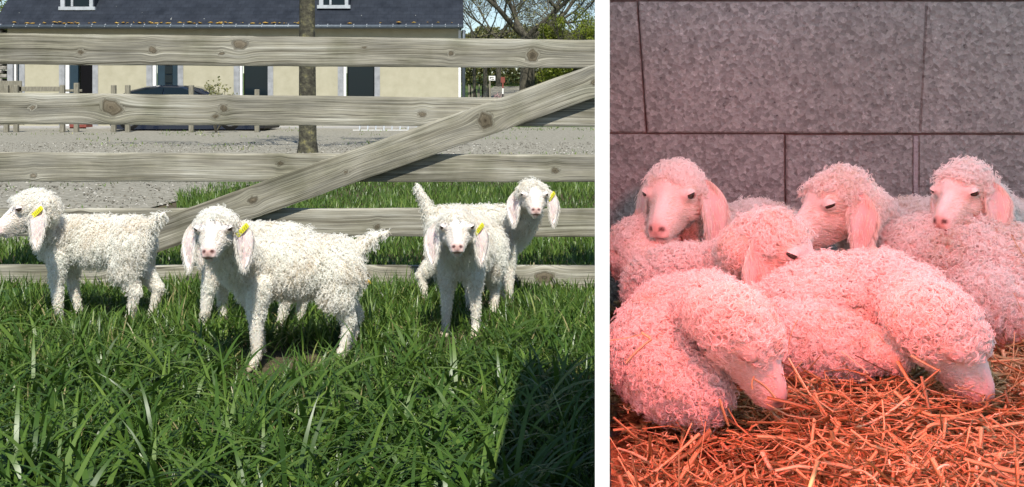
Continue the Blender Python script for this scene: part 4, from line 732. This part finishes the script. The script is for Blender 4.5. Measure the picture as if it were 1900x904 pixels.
def ear(c, Rm, s, side, root, parent, droop=.85, flare=1., tagged=False, ln=1., ew=1.):
    g = lambda f, l, u: np.array(c)+Rm@np.array((f, l, u))*s
    n = 15; m = 9; t = np.linspace(0, 1, n); dn = nrm(-Rm[:, 2]*(1-droop)+np.array((0, 0, -1.))*droop) if np.isscalar(droop) else nrm(droop); out = Rm[:, 1]*side; out = nrm(out-dn*(out@dn)); fw = np.cross(out, dn)*1.; fw = fw*np.sign(fw@Rm[:, 0]+1e-6)
    r0 = g(-.014, side*.040, .016); Lr = .116*s*ln
    spine = r0+out[None]*(.024*s*flare*np.sin(np.minimum(1, t*1.25)*np.pi*.62))[:, None]+dn[None]*(Lr*(t**1.15)-.006*s*np.sin(t*np.pi))[:, None]+fw[None]*(.010*s*t)[:, None]
    wd_ = nrm(-fw*.72+out*.7); nn = nrm(fw*.7+out*.72); hw = .0290*s*ew*(np.sin(np.pi*np.clip(t*.80+.20, 0, 1)**1.05)**.62)*(.55+.45*np.minimum(1, t*2.6)); hw[-1] = .001
    V = []; colr = []
    for sd2, th in ((1, .0013), (-1, -.0013)):
        for i in range(n):
            for j in range(m):
                q = j/(m-1)*2-1; cup = (.010*s*(q*q-.35)*(1-.4*t[i])+.0016*s*math.sin(q*7+i*.6)); fl = nn*(cup+th*s*(1-q**4)); V.append(spine[i]+wd_*hw[i]*q+fl)
                if sd2 > 0: k = max(0, 1-abs(q)*1.15); colr.append((.82-.04*k, .70-.12*k, .67-.11*k))
                else: colr.append((.84, .74, .69))
    Q = []
    for b0, fl in ((0, 1), (n*m, -1)):
        for i in range(n-1):
            for j in range(m-1): q4 = (b0+i*m+j, b0+i*m+j+1, b0+(i+1)*m+j+1, b0+(i+1)*m+j); Q.append(q4 if fl > 0 else q4[::-1])
    e = n*m
    for i in range(n-1):
        for j in (0, m-1): Q.append((i*m+j, (i+1)*m+j, e+(i+1)*m+j, e+i*m+j))
    for j in range(m-1): Q.append(((n-1)*m+j, (n-1)*m+j+1, e+(n-1)*m+j+1, e+(n-1)*m+j))
    V = np.array(V); o = mesh_np('ear', V-root, Q, M['ear'], parent, True, {'tint': np.array(colr)})
    r_ = np.random.default_rng(int(abs(c[0])*1e4)+side+2); Vf = V[:n*m].reshape(n, m, 3); Vb_ = V[n*m:].reshape(n, m, 3); hp_ = []; hn = []
    for G_, sg2, cnt in ((Vf, 1, 650), (Vb_, -1, 450)):
        a_ = r_.random(cnt)*(n-1.01); b2 = r_.random(cnt)*(m-1.01); b2 = np.where(r_.random(cnt) < .35, np.where(r_.random(cnt) < .5, .05, m-1.06), b2); ia = a_.astype(int); ib = b2.astype(int); hp_.append(G_[ia, ib]*(1-(a_-ia))[:, None]*(1-(b2-ib))[:, None]+G_[ia+1, ib]*(a_-ia)[:, None]*(1-(b2-ib))[:, None]+G_[ia, ib+1]*(1-(a_-ia))[:, None]*(b2-ib)[:, None]+G_[ia+1, ib+1]*((a_-ia)*(b2-ib))[:, None]); hn.append(nn*sg2*.6+wd_*((b2/(m-1)-.5)*1.3)[:, None])
    short_hair('ear_hair', np.concatenate(hp_), np.concatenate(hn), dn[None]*1.0, .0115*s, M['face'], root, o, int(r_.integers(1e6)), s*.85)
    if tagged:      # yellow plate clipped through the upper ear with its pressed marks
        i = 4; cc = spine[i]+nn*.0055*s; ax = nrm(wd_*-.88+dn*-.0+dn*.42*-1+0*nn); ax = nrm(-wd_*.80+dn*.60); ay = nrm(np.cross(nn, ax)); a_, b_, th = .0195*s, .0062*s, .0012*s
        def plate(cn, hx, hy, ht, nm, mt, pa):
            Vv = np.array([cn+ax*hx*x_+ay*hy*y_+nn*ht*z_ for z_ in (-1, 1) for (x_, y_) in ((-1, -.8), (-.9, -1), (.9, -1), (1, -.8), (1, .8), (.9, 1), (-.9, 1), (-1, .8))]); Qv = [(i_, (i_+1) % 8, 8+(i_+1) % 8, 8+i_) for i_ in range(8)]
            Qv += [(8, 9, 10, 11), (8, 11, 12, 15), (12, 13, 14, 15), (3, 2, 1, 0), (7, 4, 3, 0), (7, 6, 5, 4)]; return mesh_np(nm, Vv-root, Qv, mt, pa)
        tg = plate(cc, a_, b_, th, 'ear_tag', M['yellow'], o)
        acc = Acc()
        for k in range(5):
            x_ = -.62+k*.31
            for (dx, dy, sx, sy) in ((-.05, 0, .018, .5), (.05, .2, .018, .3), (0, .5, .06, .08), (0, -.05 if k % 2 else -.5, .06, .08)):
                cn = cc+ax*a_*(x_+dx)+ay*b_*dy+nn*th*1.15; Vv = np.array([cn+ax*a_*sx*u_+ay*b_*sy*v_ for u_, v_ in ((-1, -1), (1, -1), (1, 1), (-1, 1))]); acc.add(Vv, [(0, 1, 2, 3)])
        mk_ = acc.build('tag_marks', M['ink'], o, False, off=root)
    return o
def kid(label, prims, hc, hR, hs, root, group, wm='wool', tight=(1, 1, 1, 1), droop=1., seed=1, eyes=(.8, .8), ears=((.85, 1., 1.), (.85, 1., 1.)), tagged=True, dens=45000, hooves=(), face_density=1., extra_tint=None, woolface=0, name='goat_kid'):
    root = np.array(root, float); o = empty(name, root); tag(o, label, 'goat', group)
    allp = prims+head_prims(hc, hR, hs); acc = Acc()
    for p in allp: prim_mesh(p, acc)
    V, T = acc.tri(); tmp = mesh_np('tmp', V-root, T, obj=False); to = bpy.data.objects.new('tmp', tmp); C.objects.link(to)
    m1 = to.modifiers.new('r', 'REMESH'); m1.mode = 'VOXEL'; m1.voxel_size = .0036; m2 = to.modifiers.new('s', 'SMOOTH'); m2.factor = .5; m2.iterations = 5
    dg = bpy.context.evaluated_depsgraph_get(); me = bpy.data.meshes.new_from_object(to.evaluated_get(dg)); bpy.data.objects.remove(to); bpy.data.meshes.remove(tmp)
    nv = len(me.vertices); co_ = np.empty(nv*3, np.float32); me.vertices.foreach_get('co', co_); W = co_.reshape(-1, 3).astype(float)+root
    # head-local positions for face marks
    H = (W-np.array(hc))@hR/hs; f, l, u = H.T; col = np.tile(np.array((.74, .69, .60)), (nv, 1)); al = np.abs(l)
    def mix(mask, c_): col[:] = col*(1-mask[:, None])+np.array(c_)*mask[:, None]
    inh = (np.linalg.norm(H, axis=1) < .14)
    sm = lambda x_, a, b_: np.clip((x_-a)/(b_-a), 0, 1)
    mix(inh*sm(f, .0, .04), (.86, .79, .74)); mix(inh*sm(f, .055, .095)*.75*sm(-u, .0, .03), (.82, .58, .53))
    ed = np.sqrt((f-.040)**2+(u-.009)**2+(al-.042)**2); mix(inh*np.clip(1.5-ed/.011, 0, 1)*.6, (.60, .42, .38))
    np_ = np.sqrt(((f-.103)/.012)**2+(l/.0145)**2+((u+.030)/.0095)**2); mix(inh*np.clip((1.35-np_)*1.8, 0, 1)*.85, (.64, .40, .35))
    nd = np.sqrt(((al-.0105)/.0042)**2+((u+.030+.25*(al-.0105))/.0034)**2+((f-.105)/.010)**2); mix(inh*np.clip((1.6-nd)*1.6, 0, 1), (.11, .04, .035))
    mu = -.0490+.0016*np.cos(al*180)-(.09-f)*.10+.0*al; mm = np.exp(-((u-mu)/.0026)**2)*sm(f, .052, .065)*inh; mix(np.clip(mm*1.2, 0, .92), (.36, .14, .13))
    mix(inh*np.exp(-(l/.0022)**2)*sm(f, .09, .1)*(u < -.033)*(u > -.048)*.6, (.45, .2, .18))
    if eyes[0] < .3: mix(inh*np.exp(-((u-.004+.25*(f-.04)+12*(f-.04)**2*0)/.0021)**2)*np.clip(1.3-np.abs(f-.040)/.011, 0, 1)*(al > .025)*(al < .06), (.20, .12, .10)); mix(inh*sm(f, .03, .09)*.35, (.62, .55, .56))
    if extra_tint: 
        for (c_, r_, cc_, st) in extra_tint: mix(np.clip(1.3-np.linalg.norm(W-np.array(c_), axis=1)/r_, 0, 1)*st, cc_)
    # mouth groove and nostril hollows
    no = np.empty(nv*3, np.float32); me.vertices.foreach_get('normal', no); no = no.reshape(-1, 3); depth = (.0017*np.clip(mm, 0, 1)+.0025*np.clip(1.5-nd, 0, 1)*inh+.0018*np.clip(1.4-ed/.012, 0, 1)*inh)*hs
    co2 = (W-root-no*depth[:, None]).astype(np.float32); me.vertices.foreach_set('co', co2.ravel())
    ca = me.attributes.new('tint', 'FLOAT_COLOR', 'POINT'); ca.data.foreach_set('color', np.c_[col, np.ones(nv)].astype(np.float32).ravel())
    me.materials.clear(); me.materials.append(M['skin']); me.polygons.foreach_set('use_smooth', [True]*len(me.polygons)); me.update(); me.name = 'body'; body = link('body', me, o)
    # ---- fleece: sample the surface
    me.calc_loop_triangles(); nt3 = len(me.loop_triangles); tri = np.empty(nt3*3, np.int32); me.loop_triangles.foreach_get('vertices', tri); tri = tri.reshape(-1, 3)
    Pw = co2.reshape(-1, 3).astype(float)+root; a, b_, c_ = Pw[tri[:, 0]], Pw[tri[:, 1]], Pw[tri[:, 2]]; cr = np.cross(b_-a, c_-a); ar = np.linalg.norm(cr, axis=1)/2; cum = np.cumsum(ar); r_ = np.random.default_rng(seed)
    def sample(dn_):
        n = int(cum[-1]*dn_); k = np.searchsorted(cum, r_.random(n)*cum[-1]); k = np.minimum(k, nt3-1); w1 = np.sqrt(r_.random(n)); w2 = r_.random(n); q = (1-w1)[:, None]*a[k]+(w1*(1-w2))[:, None]*b_[k]+(w1*w2)[:, None]*c_[k]; return q, cr[k]/(2*ar[k][:, None]+1e-12)
    def classify(q):
        D = np.stack([prim_dist(p, q) for p in allp]); return np.array([p['h'] for p in allp], dtype=object)[D.argmin(0)]
    q, nn = sample(dens); ty = classify(q); Hq = (q-np.array(hc))@hR/hs; near_ = np.linalg.norm(Hq, axis=1) < .15
    wf = woolface; ty[near_ & ((ty == 'poll') | (ty == 'fore')) & (Hq[:, 0] > .046+wf)] = 'face'; ty[near_ & (ty == 'poll') & (Hq[:, 0] > .012+wf) & (Hq[:, 2] < .012-wf*.4)] = 'face'; ty[near_ & (ty == 'fore') & (Hq[:, 2] < .020-wf)] = 'face'
    ty[near_ & (ty == 'fore') & (Hq[:, 0] < .040+wf)] = 'poll'
    if wf > 0: ty[near_ & (ty == 'face') & (Hq[:, 0] < .05) & (Hq[:, 2] > -.03)] = 'fore'
    ty[(np.linalg.norm(Hq, axis=1) < .085) & (ty == 'neck')] = 'leg'
    sel = np.array([t in HP for t in ty]); sel &= r_.random(len(sel)) < np.where(ty == 'shin', .9, 1)
    keys = list(HP); ti = np.array([keys.index(t) for t in ty[sel]]); fl = np.where(((ty[sel] == 'poll') | (ty[sel] == 'fore'))[:, None], hR[:, 0]*.35, 0.)
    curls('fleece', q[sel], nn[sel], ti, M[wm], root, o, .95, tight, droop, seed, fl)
    q, nn = sample(240000*face_density); Hq = (q-np.array(hc))@hR/hs; k = (np.linalg.norm(Hq, axis=1) < .135); q, nn, Hq = q[k], nn[k], Hq[k]; ty = classify(q)
    k = np.isin(ty, ['face', 'eye', 'fore', 'nose', 'poll']) & (Hq[:, 0] > .004); k &= ~((np.abs(Hq[:, 1]) < .02) & (Hq[:, 0] > .094) & (Hq[:, 2] > -.046)); k &= np.sqrt((Hq[:, 0]-.041)**2+(Hq[:, 2]-.009)**2+(np.abs(Hq[:, 1])-.045)**2) > .0115
    ld = Hq[k]; flow = -hR[:, 0][None]*.8+(hR[:, 1][None]*np.sign(ld[:, 1:2])*.35)-hR[:, 2][None]*.15
    short_hair('face_hair', q[k], nn[k], flow, .0082*hs*np.clip(1.25-ld[:, 0]*8, .35, 1), M['face'], root, o, seed+5, hs)
    # ---- eyes, lids
    for side, op in ((-1, eyes[0]), (1, eyes[1])):
        ec = np.array(hc)+hR@np.array((.0375, side*.0362, .0095))*hs; er = (.0084 if op > .3 else .0040)*hs; ax = nrm(hR@np.array((.84, -side*.46, -.12))); ow = nrm(hR@np.array((.46, side*.86, -.02))); ow = nrm(ow-ax*(ow@ax)); uu = nrm(np.cross(ax, ow)); uu = uu*np.sign(uu@hR[:, 2])
        mesh_np('eye', ec+(SD*er)-root, [tuple(q4) for q4 in np.c_[SQ[:, :3]][SQ[:, 2] == SQ[:, 3]]]+[t_ for q4 in SQ[SQ[:, 2] != SQ[:, 3]] for t_ in (tuple(q4[:3]), (q4[0], q4[2], q4[3]))], M['eye'], o, True)
        Vv = []; Qv = []; nu, nv2 = 16, 22; phs = np.linspace(op*.55, 2*math.pi-op*.75, nv2)
        for i in range(nu+1):
            th = math.pi*i/nu
            for ph in phs: rr = er*1.13*(1+.06*math.exp(-((min(ph-phs[0], phs[-1]-ph))/.15)**2)); Vv.append(ec+rr*(ax*math.cos(th)*1.05+math.sin(th)*(ow*math.cos(ph)+uu*math.sin(ph)))-root)
        for i in range(nu):
            for j in range(nv2-1): Qv.append((i*nv2+j, i*nv2+j+1, (i+1)*nv2+j+1, (i+1)*nv2+j))
        mesh_np('eyelid', Vv, Qv, M['lid'], o, True)
    for k, side in enumerate((-1, 1)):
        if ears[k]: ear(hc, hR, hs, side, root, o, ears[k][0], ears[k][1], tagged and side == 1, ears[k][2], 1. if tight[0] > .9 else .78)
    for (hp, hd) in hooves:
        for q in (-1, 1):
            hd_ = nrm(hd); sdv = np.array((-hd_[1], hd_[0], 0)); b0 = np.array(hp)+sdv*q*.0068; V, Q = tube_np([b0+np.array((0, 0, .018)), b0+hd_*.006+np.array((0, 0, .009)), b0+hd_*.013+np.array((0, 0, .001))], [.0078, .0085, .0075], 8); a_ = Acc(); a_.add(V, Q); a_.build('hoof', M['hoof'], o, off=root)
    return o

def standing(label, xy, hd, s, hpx, fdir, hs, group, feet=None, tail=(-.25, 0, .36), roll=0, seed=1, bh=.0, fat=1., neck=None, **kw):
    """template kid standing at xy heading hd; hpx = world head centre; feet = local (x, y) per leg: fl, fr, hl, hr"""
    f = nrm((hd[0], hd[1], 0)); l = np.array((-f[1], f[0], 0)); o = np.array((xy[0], xy[1], 0.)); g = lambda x_, y_, z_: o+(f*x_+l*y_)*s+np.array((0, 0, z_*s)); Rb = np.stack([f, l, np.array((0, 0, 1.))], 1); b = bh; q = s*fat
    pr = [ell(g(.120, 0, .305+b), Rb, np.array((.078, .060, .084))*q, 'body'), ell(g(.0, 0, .300+b), Rb, np.array((.14, .068, .078))*q, 'body'), ell(g(-.115, 0, .312+b), Rb, np.array((.078, .060, .072))*q, 'body'), cap(g(.10, 0, .330+b), .055*q, g(-.13, 0, .335+b), .050*q, 'body')]
    hc = np.array(hpx); nb = g(.165, 0, .335+b); mid = (nb+hc)/2+np.array((0, 0, -.012*s))-f*.0*s
    hR = frame(fdir, roll=roll); hb = hc-hR[:, 0]*.030*hs-hR[:, 2]*.022*hs+l*0
    pr += [cap(nb-f*.02*s-np.array((0, 0, .03*s)), .066*s, mid, .05*s, 'neck'), cap(mid, .047*s, hb, .030*s, 'neck')]
    ft = feet or ((.13, .045), (.13, -.045), (-.15, .05), (-.15, -.05)); hv = []
    for i, (fx, fy) in enumerate(ft):
        sg_ = 1 if i % 2 == 0 else -1
        if i < 2:
            sh = g(.125, sg_*.042, .27+b); kn = g(.13*.55+fx*.45, sg_*.047*.5+fy*.5, .155); ft_ = g(fx-.004, fy, .045)
            pr += [cap(sh, .042*s, kn, .0205*s, 'leg'), cap(kn, .0225*s, ft_, .0135*s, 'shin'), cap(ft_, .0145*s, g(fx+.008, fy, .018), .0125*s, 'shin')]
        else:
            hp_ = g(-.125, sg_*.036, .29+b); st = g(-.125*.75+fx*.25+.012, sg_*.044, .215); hk = g(fx-.024, sg_*.02+fy*.6, .125); ft_ = g(fx-.006, fy, .045)
            pr += [cap(hp_, .060*s, st, .046*s, 'body'), cap(st, .038*s, hk, .0195*s, 'leg'), cap(hk, .0195*s, ft_, .0135*s, 'shin'), cap(ft_, .0145*s, g(fx+.008, fy, .018), .0125*s, 'shin')]
        hv.append((g(fx+.010, fy, 0.0), f))
    tb = g(-.185, 0, .355+b); te = g(*tail); pr += [cap(tb, .018*s, (tb+te)/2+np.array((0, 0, .006)), .012*s, 'tail'), cap((tb+te)/2+np.array((0, 0, .006)), .012*s, te, .006*s, 'tail')]
    return kid(label, pr, hc, hR, hs, (o[0], o[1], 0), group, hooves=hv, seed=seed, **kw)

GM = 'white kids standing in the meadow'
k1 = P(66, 386, 3.50)
standing('white curly kid at the left edge, seen from the side with its face turned left', (P(178, 0, 3.62)[0], 3.64), (-1, .02), .99, k1, (-.90, -.42, -.20), 1.27, GM, feet=((.125, .045), (.10, -.05), (-.13, .05), (-.175, -.045)), tail=(-.235, -.01, .40), seed=11, extra_tint=[(P(155, 388, 3.6), .035, (.75, .45, .42), .6)])
k2 = P(402, 424, 2.84)
standing('largest white curly kid standing side on in front, face turned to the camera', (P(553, 0, 3.10)[0], 3.11), (-.86, -.34), 1.0, k2, (.08, -1, -.12), 1.16, GM, feet=((.135, .045), (.115, -.03), (-.12, .05), (-.165, -.04)), tail=(-.275, 0, .385), seed=12, fat=1.03, bh=-.012)
k3 = P(408, 440, 3.42)
standing('white kid almost hidden behind the largest kid, its chest in shade', (P(472, 0, 3.50)[0], 3.50), (-1, .05), .97, k3, (-.35, .9, -.1), .95, GM, feet=((.17, .05), (.13, -.04), (-.10, .05), (-.14, -.05)), tail=(-.21, 0, .31), seed=13, tagged=False)
k4 = P(848, 422, 3.32)
standing('white kid in the right pair walking straight towards the camera', (P(874, 0, 3.58)[0], 3.58), (-.22, -1), .97, k4, (.06, -1, -.08), 1.22, GM, feet=((.13, .05), (.14, -.055), (-.14, .05), (-.16, -.05)), tail=(-.21, 0, .30), seed=14, fat=1.05)
k5 = P(990, 362, 3.80)
standing('white kid side on behind, neck raised and upright tail beside the fence', (P(884, 0, 3.98)[0], 3.98), (1, -.06), .99, k5, (.06, -1, -.08), 1.14, GM, feet=((.10, .045), (.135, -.045), (-.14, .05), (-.19, -.05)), tail=(-.235, 0, .475), seed=15)

GP = 'kids resting together in the straw pen'
def resting(label, trunk, hpx, fdir, hs, up=(0, 0, 1), roll=0, bulges=(), seed=1, neckr=(.055, .04), nk=None, **kw):
    """trunk: (px, py, Y, radius) from rump to chest"""
    tp = [(P(a, b_, Y), r) for a, b_, Y, r in trunk]; pr = []
    for (p0, r0), (p1, r1) in zip(tp[:-1], tp[1:]): pr.append(cap(p0, r0, p1, r1, 'body'))
    hc = P(*hpx); hR = frame(fdir, up, roll); hb = hc-hR[:, 0]*.028*hs-hR[:, 2]*.016*hs; ch = tp[-1][0]; pts = [ch]+([P(*nk)] if nk else [])+[hb]; m = len(pts)
    for i in range(m-1):
        r0 = neckr[0]+(neckr[1]-neckr[0])*i/(m-1); r1 = neckr[0]+(neckr[1]-neckr[0])*(i+1)/(m-1); pr.append(cap(pts[i], r0, pts[i+1], r1, 'neck'))
    for (a, b_, Y, a2, b2, Y2, r0, r1, h_) in bulges: pr.append(cap(P(a, b_, Y), r0, P(a2, b2, Y2), r1, h_))
    root = np.array((tp[0][0][0]*.5+tp[-1][0][0]*.5, tp[0][0][1]*.5+tp[-1][0][1]*.5, PF))
    return kid(label, pr, hc, hR, hs, root, GP, wm='woolpen', tight=(.50, 1.15, .85, .95), droop=.2, tagged=False, seed=seed, dens=66000, **kw)
resting('resting kid with raised head against the wall, leftmost face in the pen', [(1450, 462, 1.84, .062), (1400, 447, 1.83, .068), (1335, 465, 1.82, .064)], (1256, 355, 1.68), (-.58, -1, -.28), 1.0, bulges=[(1340, 500, 1.8, 1240, 520, 1.7, .05, .035, 'body')], seed=21, eyes=(.8, .8), nk=(1300, 425, 1.75), ears=((.85, .9, .85), (.95, 1.0, .98)), neckr=(.052, .040))
resting('resting kid lying in the middle row with drooping ear, facing right', [(1225, 540, 1.58, .052), (1275, 528, 1.57, .060), (1335, 528, 1.55, .058)], (1430, 458, 1.44), (.88, -.50, -.34), 1.0, seed=22, bulges=[(1330, 555, 1.53, 1400, 560, 1.5, .045, .035, 'body')], eyes=(.5, .5), nk=(1385, 488, 1.50), ears=((1, .5, 1.0), (1, 1., 1.)), neckr=(.052, .042))
resting('drowsy kid in the back centre with curly crown, looking down to the left', [(1760, 450, 1.84, .064), (1700, 445, 1.84, .068), (1645, 460, 1.82, .062)], (1560, 374, 1.62), (-1, -.20, -.28), 1.0, seed=23, bulges=[(1620, 510, 1.78, 1560, 530, 1.72, .05, .04, 'body')], eyes=(.4, .4), nk=(1610, 425, 1.72), ears=((.9, .9, 1), (.95, .9, .85)), neckr=(.054, .042))
resting('resting kid at the back right, chin laid on a neighbour', [(2010, 445, 1.84, .062), (1940, 440, 1.84, .066), (1880, 450, 1.82, .06)], (1790, 354, 1.60), (-1.25, -1, -.34), .84, seed=24, eyes=(.65, .65), nk=(1835, 410, 1.73), ears=((.85, .7, .7), (.95, .9, .85)), neckr=(.052, .038))
resting('large curled kid at the right edge, only its woolly back in view', [(1700, 485, 1.62, .062), (1775, 488, 1.60, .078), (1865, 515, 1.57, .080)], (2040, 540, 1.55), (.8, -.2, -.3), .98, seed=25, eyes=(.5, .5), bulges=[(1830, 560, 1.52, 1890, 580, 1.5, .055, .045, 'body')])
resting('sleeping kid in the front middle, head curled down onto the straw at right', [(1470, 600, 1.34, .056), (1550, 575, 1.35, .070), (1630, 562, 1.35, .061)], (1742, 606, 1.18), (.62, -.42, -.64), .90, up=(.15, -.55, .8), seed=26, woolface=.014, bulges=[(1490, 630, 1.29, 1560, 645, 1.26, .045, .036, 'body'), (1600, 645, 1.26, 1665, 662, 1.22, .030, .018, 'leg')], eyes=(.2, .2), nk=(1700, 568, 1.30), ears=(None, (.9, .3, .8)), neckr=(.054, .034))
resting('sleeping kid at the front left corner, muzzle tucked down beside the straw', [(1236, 668, 1.27, .060), (1240, 636, 1.33, .067), (1256, 600, 1.38, .056)], (1368, 606, 1.17), (.60, -.42, -.66), .90, up=(.2, -.5, .8), seed=27, woolface=.014, bulges=[(1240, 712, 1.22, 1290, 722, 1.20, .042, .036, 'body')], eyes=(.2, .2), nk=(1310, 575, 1.31), ears=(None, (.9, .3, .8)), neckr=(.050, .033))
resting('small part of a kid squeezed between the partition and the raised head kid', [(1208, 478, 1.82, .054), (1200, 470, 1.74, .054), (1198, 470, 1.68, .05)], (1222, 500, 1.64), (.2, .9, -.4), .8, seed=28, eyes=(.2, .2), ears=((1, .3, .8), (1, .3, .8)))
